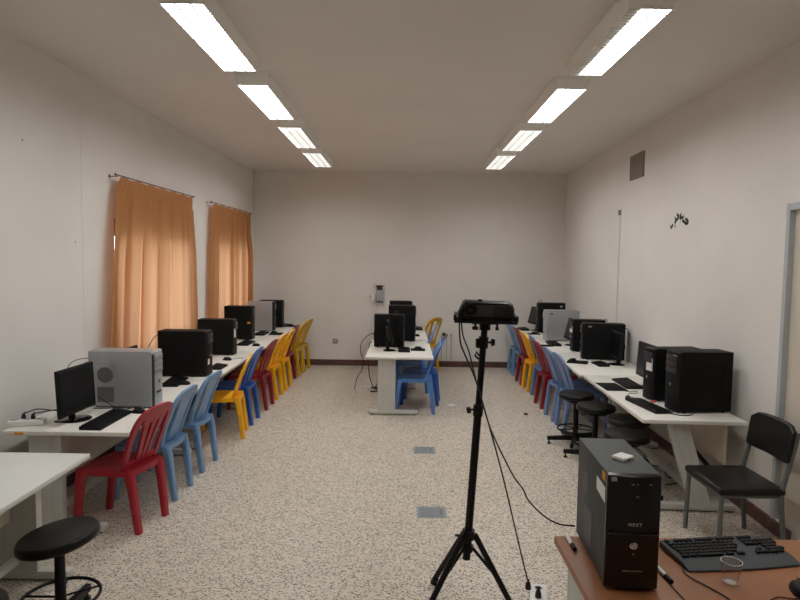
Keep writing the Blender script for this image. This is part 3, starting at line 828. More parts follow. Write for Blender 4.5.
# ------------------------------------------------------------------ keyboards
def keyboard(label, x, y, rz, L_=0.44, Wd=0.15, z=T, group='black keyboards on the desks'):
    """local: length along y, user side +x"""
    t = thing('keyboard', label, 'keyboard', (x, y, z), rz, group)
    MB().prism([(-Wd/2, 0), (Wd/2, 0), (Wd/2, 0.012), (-Wd/2, 0.026)], -L_/2, L_/2).build('case', M['pc_front'], t, smooth=False, bevel=0.003)
    k = MB(); n = int(L_/0.021)
    for r_ in range(6):
        xx = -Wd/2+0.016+r_*(Wd-0.03)/5.4
        zz = 0.026-(xx+Wd/2)/Wd*0.014
        for c_ in range(n):
            yy = -L_/2+0.015+(L_-0.03)*(c_+0.5)/n
            k.box((xx, yy, zz+0.003), (0.0165, 0.0165, 0.008))
    k.build('keys', M['key'], t, smooth=False)
    return t
keyboard('black keyboard before the nearest monitor on the left', -2.128, 4.255, 0, 0.49, 0.15)
keyboard('black keyboard lying behind the nearest silver tower, left row', -2.15, 5.60, dg(6), 0.40)
keyboard('black keyboard half behind the large plain tower, left row', -1.985, 6.40, 0, 0.26, 0.13)
keyboard('black keyboard in front of the embossed black tower, left row', -2.16, 8.22, 0, 0.40)
keyboard('black keyboard between embossed and silver-sided towers, left row', -2.20, 9.30, 0, 0.42)
keyboard('black keyboard at the far end of the left row', -2.13, 10.58, 0, 0.26)
keyboard('wide black keyboard at the near end of the right row, below the towers', 2.045, 4.93, dg(8), 0.48, 0.15)
keyboard('black keyboard farther along the slanted-leg desk', 2.20, 5.83, dg(178), 0.44, 0.16)
keyboard('small black keyboard before the edge-on monitor, right row', 2.30, 6.93, dg(182), 0.26, 0.13)
keyboard('black keyboard below the tilted monitor beside the silver tower', 2.17, 8.62, dg(178), 0.42, 0.15)
keyboard('dark keyboard at the back end of the right row', 2.10, 10.45, dg(180), 0.36, 0.15)
keyboard('black keyboard at the front of the middle desks', 0.02, 7.84, 0, 0.36, 0.15)
keyboard('black keyboard at the back of the middle desks', 0.27, 10.3, 0, 0.36, 0.13)

# foreground keyboard with every key
a, b, c_, d_ = V(1.11, 2.494, 0), V(1.603, 2.557, 0), V(1.562, 2.323, 0), V(1.093, 2.255, 0)
ctr = (a+b+c_+d_)/4
t = thing('keyboard', 'large dark slate keyboard with palm rest on the brown desk', 'keyboard', (ctr.x, ctr.y-0.022, T), math.atan2(0.066, 0.482))
Lk, Wk = 0.482, 0.232
cs = MB()
secs = []
for k in range(13):
    u = -1+2*k/12; x = u*Lk/2
    bow = 0.012*(1-u*u)
    secs.append([V(x, Wk/2-0.012+bow, 0.002), V(x, Wk/2-0.012+bow, 0.030), V(x, -0.048, 0.021), V(x, -Wk/2+0.012-bow, 0.008), V(x, -Wk/2+0.012-bow, 0.002)])
cs.sweep(secs).build('case', M['kb_grey'], t, bevel=0.003)
rows = [
    (0.088, [0.010] + [0.05+0.0205*i for i in range(4)] + [0.145+0.0205*i for i in range(4)] + [0.24+0.0205*i for i in range(4)] + [0.338+0.0205*i for i in range(3)]),
    (0.062, [0.010+0.0205*i for i in range(14)] + [0.338+0.0205*i for i in range(3)] + [0.402+0.0192*i for i in range(4)]),
    (0.040, [0.015+0.0205*i for i in range(14)] + [0.338+0.0205*i for i in range(3)] + [0.402+0.0192*i for i in range(4)]),
    (0.018, [0.018+0.0205*i for i in range(13)] + [0.402+0.0192*i for i in range(3)]),
    (-0.004, [0.022+0.0205*i for i in range(12)] + [0.3585] + [0.402+0.0192*i for i in range(4)]),
]
nk = 0
def keyz(y): return 0.022 + (y+0.045)/(Wk/2-0.012+0.045)*0.008
for (yy, xs) in rows:
    for xx in xs:
        MB().box((-Lk/2+0.014+xx, yy, keyz(yy)+0.004), (0.0185, 0.0185, 0.009), None, 0.0025, 1).build('key', M['key'], t, smooth=False); nk += 1
for xx, ww in ((0.02, 0.028), (0.055, 0.028), (0.13, 0.11), (0.215, 0.028), (0.262, 0.028), (0.338, 0.017), (0.3585, 0.017), (0.379, 0.017), (0.41, 0.036), (0.4405, 0.017)):
    MB().box((-Lk/2+0.014+xx, -0.026, keyz(-0.026)+0.004), (ww, 0.0165, 0.009), None, 0.002, 1).build('key', M['key'], t, smooth=False)
KB = t

# ------------------------------------------------------------------ mice and pads
def mouse(label, x, y, rz, z=T, sc=1.0, group='black computer mice'):
    t = thing('mouse', label, 'mouse', (x, y, z), rz, group)
    m = MB()
    prof = []
    secs = []
    for k in range(11):
        u = -1+2*k/10
        wv = 0.031*math.sqrt(max(0.02, 1-abs(u)**2.6)); hv = 0.038*math.sqrt(max(0.02, 1-abs(u*0.98+0.1)**2.4))*0.98
        ring_ = []
        for q in range(13):
            a = PI*q/12
            ring_.append(V(u*0.055*sc, math.cos(a)*wv*sc, max(0.0, math.sin(a)**0.8*hv)*sc))
        secs.append(ring_)
    m.sweep(secs).build('body', M['pc_front'], t)
    MB().cyl((0.028*sc, -0.003, 0.031*sc), (0.028*sc, 0.003, 0.031*sc), 0.006*sc, None, 12).build('wheel', M['pc_trim'], t)
    MB().tube([(0.05*sc, 0, 0.03*sc), (0.0, 0, 0.0385*sc)], 0.0008, 6).build('button_seam', M['pc_trim'], t)
    return t
def pad(label, x, y, rz, w=0.20, l=0.24, group='black mouse pads'):
    o = MB().box((0, 0, 0.002), (w, l, 0.004), None, 0.0015).build('mouse_pad', M['pad'])
    o.location = (x, y, T); o.rotation_euler = (0, 0, rz); return tag(o, label, 'mouse pad', group)
mouse('black mouse at the foot of the nearest silver tower, left row', -2.005, 4.49, dg(170))
mouse('black mouse beside the keyboard behind the nearest silver tower', -2.035, 5.53, dg(170))
mouse('black mouse beside the large plain tower, left row', -2.035, 6.88, dg(170))
mouse('black mouse before the embossed black tower, left row', -1.985, 8.03, dg(180))
pad('dark mouse pad in front of the silver-sided tower, left row', -1.99, 9.35, 0, 0.2, 0.3)
mouse('black mouse on the dark pad before the silver-sided tower', -2.04, 9.40, dg(180), T+0.004)
pad('dark mouse pad at the far end of the left row', -1.97, 10.45, 0, 0.2, 0.24)
mouse('black mouse on the farthest pad of the left row', -1.98, 10.45, dg(180), T+0.004)
pad('dark mouse pad next to the second keyboard of the slanted-leg desk', 2.005, 5.70, 0, 0.20, 0.36)
pad('dark mouse pad before the badge-bearing black tower, right row', 2.085, 7.10, dg(-20), 0.24, 0.24)
mouse('black mouse on the pad before the badge-bearing tower', 2.04, 7.14, dg(20), T+0.004)
pad('dark mouse pad beside the yellow chair, right row', 2.03, 8.45, 0, 0.16, 0.2)
pad('dark mouse pad near the far black tower, right row', 2.15, 9.80, 0, 0.2, 0.2)
mouse('black mouse on the pad near the far black tower, right row', 2.16, 9.80, dg(0), T+0.004)
pad('dark mouse pad at the front of the middle desks', 0.20, 7.90, dg(0), 0.19, 0.22)
mouse('black mouse on the front pad of the middle desks', 0.20, 7.93, dg(180), T+0.004)
mouse('black mouse halfway along the middle desks', 0.205, 9.30, dg(180))
mouse('black mouse at the right edge of the brown desk', 1.465, 2.12, dg(75), T, 1.1)
mouse('tiny black ball-shaped mouse left of the near right keyboard', 1.985, 5.21, dg(90), T, 0.75)

# ------------------------------------------------------------------ small things on the brown desk
t = thing('plastic_cup', 'small clear plastic cup in front of the foreground keyboard', 'cup', (1.243, 2.185, T))
c = MB(); sg = 32
c.lathe([(0.0255, 0.0), (0.0262, 0.004), (0.0365, 0.082), (0.0355, 0.082), (0.0252, 0.004), (0.0, 0.003)], (0, 0, 0), sg); c.build('cup_wall', M['cup'], t)
MB().ring((0, 0, 0.082), 0.0365, 0.0014, 40, 8).build('rim', M['cup_rim'], t)
MB().ring((0, 0, 0.002), 0.0255, 0.0016, 40, 8).lathe([(0, 0.002), (0.02, 0.002), (0.02, 0.003), (0, 0.003)], (0, 0, 0), 24).build('cup_bottom', M['cup_rim'], t)
def marker(label, p0, p1, flip=False):
    p0, p1 = Vector(p0), Vector(p1)
    t = thing('marker_pen', label, 'marker', p0, 0, 'whiteboard markers')
    v = p1-p0; n = v.normalized(); L_ = v.length
    MB().cyl((0, 0, 0), n*L_*0.66, 0.0085).build('barrel', M['white_paint'], t)
    MB().cyl(n*L_*0.66, v, 0.0092, 0.0085).build('cap', M['pc_front'], t)
    return t
marker('white marker with dark cap between foreground tower and keyboard', (1.003, 2.285, T+0.009), (1.013, 2.165, T+0.009))
marker('white marker with dark cap left of the foreground tower', (0.722, 2.53, T+0.009), (0.722, 2.405, T+0.009))

# ------------------------------------------------------------------ projector on its tripod
PX, PY = 0.338, 3.2
t = thing('projector_stand', 'black tripod stand with tray carrying the projector', 'projector stand', (PX, PY, 0), 0)
top = V(0.10, 0, 1.597); bot = V(0.028, 0, 0.29)
def along(z): return bot + (top-bot)*((z-bot.z)/(top.z-bot.z))
MB().tube([bot, along(1.12)], 0.0215, 18).build('lower_pole', M['stool_metal'], t)
MB().tube([along(1.10), top], 0.0175, 18).build('upper_pole', M['stool_metal'], t)
c = MB().cyl(along(1.09), along(1.15), 0.027).build('collar', M['stool_metal'], t)
MB().cyl(along(1.125)+V(-0.02, 0, 0), along(1.125)+V(-0.055, -0.02, 0.0), 0.006).cyl(along(1.125)+V(-0.05, -0.02, -0.014), along(1.125)+V(-0.056, -0.022, 0.014), 0.012).build('knob', M['rubber'], c)
c = MB().cyl(along(1.46), along(1.52), 0.026).box(along(1.485)+V(-0.028, 0, 0), (0.025, 0.03, 0.05), None, 0.005).build('collar', M['stool_metal'], t)
MB().cyl(along(1.49)+V(0.02, 0, 0), along(1.49)+V(0.042, 0, 0), 0.006).cyl(along(1.49)+V(0.042, 0, 0), along(1.49)+V(0.060, 0, 0), 0.020, 0.018).build('knob', M['rubber'], c)
c = MB().tube([along(1.40)+V(-0.02, -0.01, 0), along(1.40)+V(-0.04, -0.012, 0.02), along(1.43)+V(-0.035, -0.012, 0.01), along(1.43)+V(-0.02, -0.01, -0.01)], 0.006, 8).build('pin', M['rubber'], t)
hub = MB().cyl(along(0.405), along(0.455), 0.034).build('leg_collar', M['stool_metal'], t)
MB().cyl(along(0.43)+V(-0.03, -0.02, 0), along(0.445)+V(-0.075, -0.05, 0), 0.007).build('knob', M['rubber'], hub)
hub2 = MB().cyl(along(0.335), along(0.37), 0.032).build('brace_collar', M['stool_metal'], t)
for a in (219, 352, 117):
    ca, sa = math.cos(dg(a)), math.sin(dg(a))
    e = V(ca*0.30, sa*0.30, 0.012)
    st_ = along(0.43)+V(ca*0.035, sa*0.035, 0)
    l = MB().tube([st_, e], [0.0165, 0.0155], 14).build('leg', M['stool_metal'], t)
    MB().cyl(e-V(ca, sa, 0)*0.03+V(0, 0, 0.033), e-V(0, 0, 0.012), 0.0185, 0.019).build('rubber_foot', M['rubber'], l)
    mid = st_+(e-st_)*0.55
    MB().tube([along(0.352)+V(ca*0.03, sa*0.03, 0), mid], 0.0085, 10).build('brace', M['stool_metal'], t)
# tray
Rt = rotm('Z', dg(-6)) @ rotm('Y', dg(0.4)) @ rotm('X', dg(-1.0))
TM = Matrix.Translation(top) @ Rt.to_4x4()
tr = MB().box((0, 0, 0.010), (0.325, 0.26, 0.012), None, 0.003)
tr.xf(TM).build('tray', M['stool_metal'], t)
for q in (-1, 1): MB().span(q*0.158-0.008, q*0.158+0.008, -0.135, 0.13, 0.016, 0.046).xf(TM).build('tray_rail', M['stool_metal'], t, smooth=False, bevel=0.003)
MB().cyl((0, 0, -0.04), (0, 0, 0.006), 0.03).box((0, 0, 0.0), (0.14, 0.10, 0.012)).xf(TM).build('tray_mount', M['stool_metal'], t)
for xx in (-0.052, 0.062):
    MB().cyl((xx, -0.06, -0.022), (xx, -0.06, 0.006), 0.006).cyl((xx, -0.06, -0.034), (xx, -0.06, -0.018), 0.017 if xx < 0 else 0.009).xf(TM).build('tray_screw', M['rubber'], t)
# projector: a thing of its own resting on the tray
p = thing('projector', 'black video projector with lens at left, on the tripod tray', 'projector', V(PX, PY, 0)+top+Rt@V(0, 0, 0.016), 0)
p.rotation_euler = Rt.to_euler()
b = MB(); secs = []
hd = 0.115
prof = [(-0.143, 0.010), (-0.147, 0.034), (-0.122, 0.094), (-0.110, 0.101), (0.120, 0.097), (0.136, 0.090), (0.146, 0.066), (0.148, 0.030), (0.143, 0.010)]
for yy, s in ((-hd, 0.93), (-hd+0.02, 1.0), (hd-0.02, 1.0), (hd, 0.95)):
    secs.append([V(x*s, yy, 0.010+(z-0.010)*s) for x, z in prof])
b.sweep(secs).build('body', M['pc_front'], p)
MB().box((0.01, -hd-0.001, 0.053), (0.245, 0.006, 0.060), None, 0.003).build('front_panel', M['pc_trim'], p)
ln = MB().lathe([(0, -0.006), (0.034, -0.006), (0.034, 0.016), (0.028, 0.018), (0.026, 0.006), (0, 0.004)], (-0.080, -hd-0.002, 0.058), 32, rotm('X', PI/2)).build('lens_ring', M['pc_front'], p)
MB().lathe([(0, 0.006), (0.012, 0.0055), (0.024, 0.002), (0.024, 0.0), (0, 0.0)], (-0.080, -hd-0.006, 0.058), 28, rotm('X', PI/2)).build('lens', M['pc_gloss'], ln)
g = MB()
for k in range(7): g.box((0.083, -hd-0.004, 0.030+0.008*k), (0.095, 0.006, 0.003))
g.build('vent_grille', M['pc_front'], p, smooth=False)
MB().cyl((-0.020, -hd-0.006, 0.048), (-0.020, -hd, 0.048), 0.004, None, 12).build('sensor', M['pc_gloss'], p)
MB().cyl((-0.03, -0.05, 0.098), (-0.03, -0.05, 0.110), 0.011).build('focus_knob', M['pc_front'], p)
MB().box((0.05, 0.03, 0.0985), (0.10, 0.06, 0.004), None, 0.001).build('control_pad', M['pc_trim'], p)
f = MB()
for xx in (-0.11, 0.11):
    for yy in (-0.08, 0.08): f.cyl((xx, yy, 0), (xx, yy, 0.014), 0.012, None, 12)
f.build('foot_set', M['rubber'], p)

# ------------------------------------------------------------------ power strips, cables
def strip(label, x, y, z, rz, L_=0.34, w=0.065, n=4, plugs=(0,), body='white_paint'):
    t = thing('power_strip', label, 'power strip', (x, y, z), rz, 'white power strips')
    MB().box((0, 0, 0.02), (w, L_, 0.04), None, 0.008, 3).build('body', M[body], t)
    for k in range(n):
        yy = -L_/2+L_*(k+0.5)/n
        s = MB().lathe([(0, 0), (0.021, 0), (0.022, 0.004), (0.020, 0.005), (0.018, 0.002), (0, 0.002)], (0, yy, 0.038), 24).build('socket', M['trim_grey'], t)
        h_ = MB()
        for q in (-1, 1): h_.cyl((q*0.009, yy, 0.0395), (q*0.009, yy, 0.0412), 0.003, None, 10)
        h_.build('socket_holes', M['rubber'], s)
    return t
def plug(label, x, y, z, rz=0, s=1.0):
    t = thing('power_plug', label, 'plug', (x, y, z), rz, 'black power plugs')
    MB().lathe([(0, 0), (0.019*s, 0), (0.019*s, 0.02*s), (0.013*s, 0.042*s), (0.007*s, 0.05*s), (0, 0.05*s)], (0, 0, 0), 20).build('body', M['rubber'], t)
    MB().tube([(0, 0, 0.045*s), (0.005, 0.01, 0.058*s)], 0.005*s, 8).build('strain_relief', M['cable'], t)
    return t
strip('white power strip on the floor below the tripod with a black plug', 0.772, 3.215, 0, -dg(13), 0.40, 0.095, 4)
plug('black plug in the front corner of the floor power strip', 0.742, 3.345, 0.043, 0, 0.9)
plug('black plug in the middle socket of the floor power strip', 0.782, 3.262, 0.043, 0, 0.9)
strip('white power strip on the left end of the nearest left desk', -2.625, 4.115, T, dg(-72), 0.23, 0.085, 3)
plug('black plug lying left on the desk-top power strip', -2.655, 4.13, T+0.043, 0, 0.75)
plug('black plug lying right on the desk-top power strip', -2.585, 4.125, T+0.043, 0, 0.75)

def cable(label, pts, r=0.0035, m='cable', group='black cables', n=8):
    o = MB().tube(spline(pts, n), r, 8).build('cable', M[m]); return tag(o, label, 'cable', group)
cable('black cable hanging from projector along the tripod down to the floor strip',
      [(0.292, 3.10, 1.605), (0.290, 3.06, 1.56), (0.297, 3.06, 1.50), (0.322, 3.08, 1.44), (0.386, 3.13, 1.30), (0.46, 3.17, 1.075), (0.57, 3.27, 0.72), (0.668, 3.345, 0.36), (0.735, 3.365, 0.11), (0.742, 3.352, 0.088)], 0.0045)
cable('thin black cable running from the projector across to the foreground tower',
      [(0.302, 3.10, 1.605), (0.308, 3.05, 1.54), (0.335, 3.01, 1.465), (0.368, 2.968, 1.332), (0.424, 2.923, 1.141), (0.451, 2.879, 1.07), (0.49, 2.835, 0.99), (0.537, 2.791, 0.904), (0.572, 2.747, 0.863), (0.592, 2.702, 0.824), (0.652, 2.658, 0.774), (0.71, 2.614, 0.757), (0.768, 2.572, 0.768)], 0.004)
cable('black cable leaving the foreground keyboard towards the desk front', [(1.10, 2.27, T+0.008), (1.10, 2.22, T+0.004), (1.13, 2.16, T+0.004), (1.16, 2.10, T+0.004), (1.19, 2.02, T+0.004)], 0.0025)
cable('thin black cable beside the white marker on the brown desk', [(1.02, 2.30, T+0.004), (1.018, 2.23, T+0.004), (1.005, 2.15, T+0.004), (1.01, 2.06, T+0.004), (1.0, 1.98, T+0.004)], 0.002)
cable('thin cable of the mouse at the right edge of the brown desk', [(1.44, 2.085, T+0.006), (1.41, 2.075, T+0.003), (1.36, 2.085, T+0.003), (1.31, 2.06, T+0.003)], 0.002)
# left desk cables
cable('black cable from the left strip plug rising behind the nearest monitor', [(-2.65, 4.14, T+0.078), (-2.58, 4.17, T+0.10), (-2.47, 4.22, T+0.08), (-2.42, 4.30, T+0.09), (-2.40, 4.42, T+0.06)], 0.004)
cable('black cable looping from the strip to the nearest monitor base', [(-2.58, 4.135, T+0.078), (-2.46, 4.20, T+0.09), (-2.42, 4.26, T+0.06), (-2.39, 4.38, T+0.05)], 0.004)
cable('flat black cable loop on the desk left of the nearest monitor', [(-2.36, 4.20, T+0.02), (-2.43, 4.18, T+0.006), (-2.48, 4.20, T+0.005), (-2.44, 4.25, T+0.006), (-2.38, 4.30, T+0.01)], 0.004)
cable('black cable arching over the near silver tower towards the monitor', [(-2.44, 4.72, T+0.36), (-2.50, 4.68, T+0.38), (-2.57, 4.60, T+0.36), (-2.56, 4.50, T+0.28), (-2.46, 4.42, T+0.18), (-2.38, 4.36, T+0.12)], 0.003)
cable('second thin black cable beside the arching one, near silver tower', [(-2.45, 4.74, T+0.34), (-2.49, 4.66, T+0.35), (-2.50, 4.58, T+0.32), (-2.46, 4.50, T+0.24), (-2.40, 4.40, T+0.15)], 0.003)
cable('black cable hanging from the right side of the nearest monitor', [(-2.29, 4.44, T+0.13), (-2.26, 4.50, T+0.08), (-2.21, 4.55, T+0.02), (-2.16, 4.58, T+0.005), (-2.12, 4.56, T+0.01), (-2.10, 4.57, T+0.02)], 0.004)
cable('thin black cable along the foot of the nearest silver tower', [(-2.40, 4.58, T+0.004), (-2.25, 4.595, T+0.006), (-2.10, 4.605, T+0.012), (-2.03, 4.60, T+0.006), (-2.02, 4.55, T+0.004)], 0.003)
cable('black cable arching behind the large plain tower, left row', [(-2.40, 6.02, T+0.40), (-2.47, 6.05, T+0.41), (-2.53, 6.03, T+0.36), (-2.55, 5.95, T+0.28)], 0.004)
cable('black cable arching behind the white-sticker tower, left row', [(-2.44, 7.35, T+0.40), (-2.49, 7.38, T+0.41), (-2.54, 7.36, T+0.36), (-2.56, 7.30, T+0.25)], 0.004)
cable('black cable behind the embossed tower, left row', [(-2.54, 8.75, T+0.42), (-2.585, 8.76, T+0.42), (-2.62, 8.75, T+0.36), (-2.60, 8.70, T+0.24)], 0.004)
cable('thin mouse cable across the second left desk', [(-1.985, 6.90, T+0.008), (-1.94, 6.99, T+0.004), (-1.90, 7.02, T+0.004), (-1.87, 6.97, T+0.004)], 0.0025)
# right desk cables
cable('black cable dangling behind the badge-bearing tower, right row', [(2.69, 7.30, T+0.38), (2.735, 7.31, T+0.385), (2.755, 7.30, T+0.32), (2.745, 7.30, T+0.2), (2.72, 7.26, T+0.12), (2.705, 7.2, T+0.02), (2.69, 7.1, T+0.004)], 0.004)
cable('second black cable on the wall side of the badge-bearing tower', [(2.69, 7.33, T+0.20), (2.715, 7.34, T+0.22), (2.735, 7.34, T+0.15), (2.71, 7.34, T+0.08), (2.715, 7.30, T+0.004)], 0.004)
cable('thin black cable bundle between the two near right keyboards', [(2.03, 5.55, T+0.004), (2.10, 5.48, T+0.004), (2.17, 5.50, T+0.005), (2.14, 5.42, T+0.004), (2.06, 5.40, T+0.004), (2.01, 5.24, T+0.008)], 0.0025)
cable('short black cable with plug end before the big near right tower', [(2.12, 4.70, T+0.006), (2.17, 4.655, T+0.004), (2.22, 4.64, T+0.004), (2.265, 4.645, T+0.008), (2.285, 4.655, T+0.012)], 0.004)
cable('black antenna-like cable on top of the farthest right tower', [(2.265, 10.06, T+0.5), (2.275, 10.05, T+0.53), (2.30, 10.05, T+0.545), (2.315, 10.05, T+0.52), (2.315, 10.05, T+0.502)], 0.004)
cable('black cable sticking out behind the sticker tower, right row', [(2.67, 8.02, T+0.39), (2.69, 8.02, T+0.425), (2.72, 8.02, T+0.43), (2.74, 8.02, T+0.40)], 0.004)
tag(MB().lathe([(0, 0), (0.018, 0), (0.021, 0.012), (0.018, 0.026), (0, 0.03)], (2.135, 5.045, T), 16).build('red_bead', M['red_plastic']), 'small red object at the foot of the white-sticker tower, right row', 'small object')
tag(MB().box((2.06, 5.085, T+0.006), (0.075, 0.05, 0.012), rotm('Z', 0.5), 0.003).build('paper_slip', M['sticker']), 'small white slip between near right keyboard and towers', 'paper').location = (0.05, -0.09, 0)
# under the right desk
cable('thick black cable trunk hanging under the slanted-leg desk', [(2.50, 6.1, 0.66), (2.49, 5.8, 0.56), (2.50, 5.5, 0.46), (2.52, 5.15, 0.34), (2.54, 4.9, 0.26), (2.55, 4.8, 0.2)], 0.02)
cable('thin black cable tangle on the floor under the slanted-leg desk', [(2.2, 6.0, 0.01), (2.35, 5.85, 0.01), (2.28, 5.6, 0.012), (2.45, 5.55, 0.012), (2.40, 5.3, 0.01), (2.5, 5.2, 0.01), (2.3, 5.1, 0.008)], 0.005)
strip('white power strip on the floor under the slanted-leg desk', 2.47, 5.62, 0, dg(20), 0.30, 0.06, 4)
# middle desk cables
t = thing('grey_adapter_box', 'small grey adapter box on the left side of the middle desks', 'adapter box', (-0.40, 8.75, T))
MB().box((0, 0, 0.07), (0.07, 0.09, 0.14), None, 0.006).build('body', M['box_grey'], t)
MB().box((0.0, -0.047, 0.075), (0.05, 0.006, 0.025)).box((0.0, -0.047, 0.115), (0.05, 0.006, 0.02)).build('connector', M['rubber'], t, smooth=False)
cable('black cable drooping from middle desk adapter to the floor, left of the desk', [(-0.41, 8.68, T+0.10), (-0.48, 8.70, T+0.10), (-0.60, 8.72, T-0.02), (-0.62, 8.74, T-0.16), (-0.58, 8.75, T-0.30), (-0.60, 8.74, T-0.45), (-0.66, 8.70, 0.20), (-0.70, 8.68, 0.02)], 0.0055)
cable('black cable falling along the left edge of the middle desk', [(-0.43, 8.55, T+0.006), (-0.475, 8.55, T-0.02), (-0.50, 8.56, T-0.2), (-0.49, 8.58, 0.35), (-0.47, 8.62, 0.2), (-0.42, 8.66, 0.06), (-0.36, 8.66, 0.03)], 0.006)
cable('second black cable behind the column leg of the middle desk', [(-0.33, 8.40, 0.60), (-0.335, 8.42, 0.45), (-0.30, 8.48, 0.30), (-0.34, 8.55, 0.16), (-0.40, 8.62, 0.05), (-0.34, 8.68, 0.03)], 0.006)
cable('tangled black cable heap on the floor by the middle desk', [(-0.46, 8.60, 0.01), (-0.36, 8.56, 0.03), (-0.32, 8.62, 0.05), (-0.40, 8.68, 0.04), (-0.45, 8.62, 0.06), (-0.36, 8.60, 0.07), (-0.30, 8.66, 0.04), (-0.36, 8.70, 0.02)], 0.010)
strip('white power strip on the floor behind the column leg of the middle desk', -0.385, 8.76, 0, dg(80), 0.26, 0.06, 3)
cable('pale cable on the middle desk behind the front monitor', [(-0.44, 8.0, T+0.004), (-0.36, 7.95, T+0.004), (-0.28, 7.93, T+0.004), (-0.22, 7.86, T+0.004)], 0.004, 'cable_white')
cable('thin mouse cable along the middle desks', [(0.16, 9.28, T+0.006), (0.13, 9.1, T+0.004), (0.15, 8.9, T+0.004), (0.13, 8.7, T+0.004)], 0.0025)

# ------------------------------------------------------------------ things on walls and floor
def floor_plate(label, x0, x1, y0, y1):
    t = thing('floor_plate', label, 'floor plate', ((x0+x1)/2, (y0+y1)/2, 0), 0, 'grey floor cover plates')
    hx_, hy_ = (x1-x0)/2, (y1-y0)/2
    MB().span(-hx_, hx_, -hy_, hy_, 0, 0.003).build('frame', M['plate_frame'], t, smooth=False)
    MB().span(-hx_+0.018, hx_-0.018, -hy_+0.018, hy_-0.018, 0.002, 0.005).build('cover', M['plate'], t, smooth=False)
    s = MB()
    for yy in (-0.03, 0.02): s.cyl((hx_-0.045, yy, 0.0045), (hx_-0.045, yy, 0.0058), 0.008, None, 10)
    s.build('slot', M['rubber'], t, smooth=False)
floor_plate('grey metal floor plate nearest the tripod', 0.125, 0.352, 4.37, 4.575)
floor_plate('grey metal floor plate farther away, before the middle desk', 0.120, 0.345, 5.87, 6.08)
def scrap(label, name, x, y, m, pts, h):
    o = MB().prism(pts, 0, h, 'z').build(name, M[m], smooth=False); o.location = (x, y, 0)
    return tag(o, label, 'litter')
scrap('white paper scrap on the floor right of the middle chairs', 'paper_scrap', 0.655, 7.885, 'sticker', [(-0.06, -0.04), (0.03, -0.06), (0.07, 0.02), (0.0, 0.06), (-0.05, 0.03)], 0.003)
scrap('small dark piece of litter on the floor beside the right row of chairs', 'litter_piece', 1.56, 7.45, 'pad', [(-0.02, -0.02), (0.02, -0.025), (0.028, 0.01), (0.0, 0.025), (-0.024, 0.012)], 0.015)
# grey power tower and small white box on back wall
yb = YB
t = thing('switch_box', 'tall grey electrical box with dark cap on the back wall', 'electrical box', (-0.43, yb, 1.155))
MB().span(-0.062, 0.062, -0.07, 0, 0.02, 0.22, 0.004).build('body', M['box_grey'], t)
MB().span(-0.05, 0.05, -0.06, 0, 0.22, 0.29).build('neck', M['dark_cap'], t, smooth=False)
MB().span(-0.066, 0.066, -0.075, 0, 0.285, 0.302).build('cap', M['rubber'], t, smooth=False)
MB().span(-0.063, 0.063, -0.072, 0, 0.0, 0.022).build('bottom_cap', M['dark_cap'], t, smooth=False)
for k in range(3):
    for q in (-1, 1): MB().cyl((q*0.03, -0.074, 0.055+0.06*k), (q*0.03, -0.068, 0.055+0.06*k), 0.011, None, 12).build('button', M['trim_grey'], t)
t = thing('junction_box', 'small white junction box left of the grey electrical box', 'junction box', (-0.545, yb, 1.17))
MB().span(-0.04, 0.04, -0.05, 0, 0, 0.12, 0.004).build('body', M['white_paint'], t)
MB().cyl((-0.06, -0.03, 0.085), (-0.038, -0.03, 0.085), 0.022, None, 12).build('cable_gland', M['grille'], t)
def conduit(label, pts, r, m='white_paint'):
    return tag(MB().tube(pts, r, 10).build('conduit', M[m]), label, 'conduit', 'wall conduits')
conduit('thin white conduit running down from the small junction box', [(-0.55, yb-0.012, 1.17), (-0.55, yb-0.012, 0.105)], 0.011)
conduit('thin white conduit running down from the tall grey electrical box', [(-0.475, yb-0.012, 1.16), (-0.475, yb-0.012, 0.105)], 0.011)
t = thing('wall_socket', 'small square wall socket low on the back wall, left of the middle desks', 'socket', (-1.225, yb, 0.40))
MB().span(-0.045, 0.045, -0.012, 0, 0, 0.08, 0.003).build('plate', M['grille'], t)
MB().span(-0.03, 0.03, -0.015, -0.01, 0.014, 0.066).build('insert', M['box_grey'], t, smooth=False)
t = thing('pipe_valve', 'round dark pipe stub low on the back wall, right of the middle chairs', 'pipe fitting', (0.735, yb, 0.595))
MB().cyl((0, -0.05, 0), (0, 0, 0), 0.034).build('flange', M['grille'], t); MB().cyl((0, -0.06, 0), (0, -0.045, 0), 0.024).build('stub', M['dark_cap'], t)
conduit('thin pipe below the round stub on the back wall', [(0.70, yb-0.010, 0.56), (0.70, yb-0.010, 0.105)], 0.008, 'trim_grey')
pm = conduit('middle one of three thin pipes low on the back wall', [(0.79, yb-0.010, 0.57), (0.79, yb-0.010, 0.105)], 0.008, 'trim_grey')
pr = conduit('right one of three thin pipes low on the back wall', [(0.87, yb-0.010, 0.57), (0.87, yb-0.010, 0.105)], 0.010, 'trim_grey')
for xx, o in ((0.79, pm), (0.87, pr)):
    MB().cyl((xx, yb-0.035, 0.585), (xx, yb, 0.585), 0.016, None, 12).build('pipe_cap', M['grille'], o)
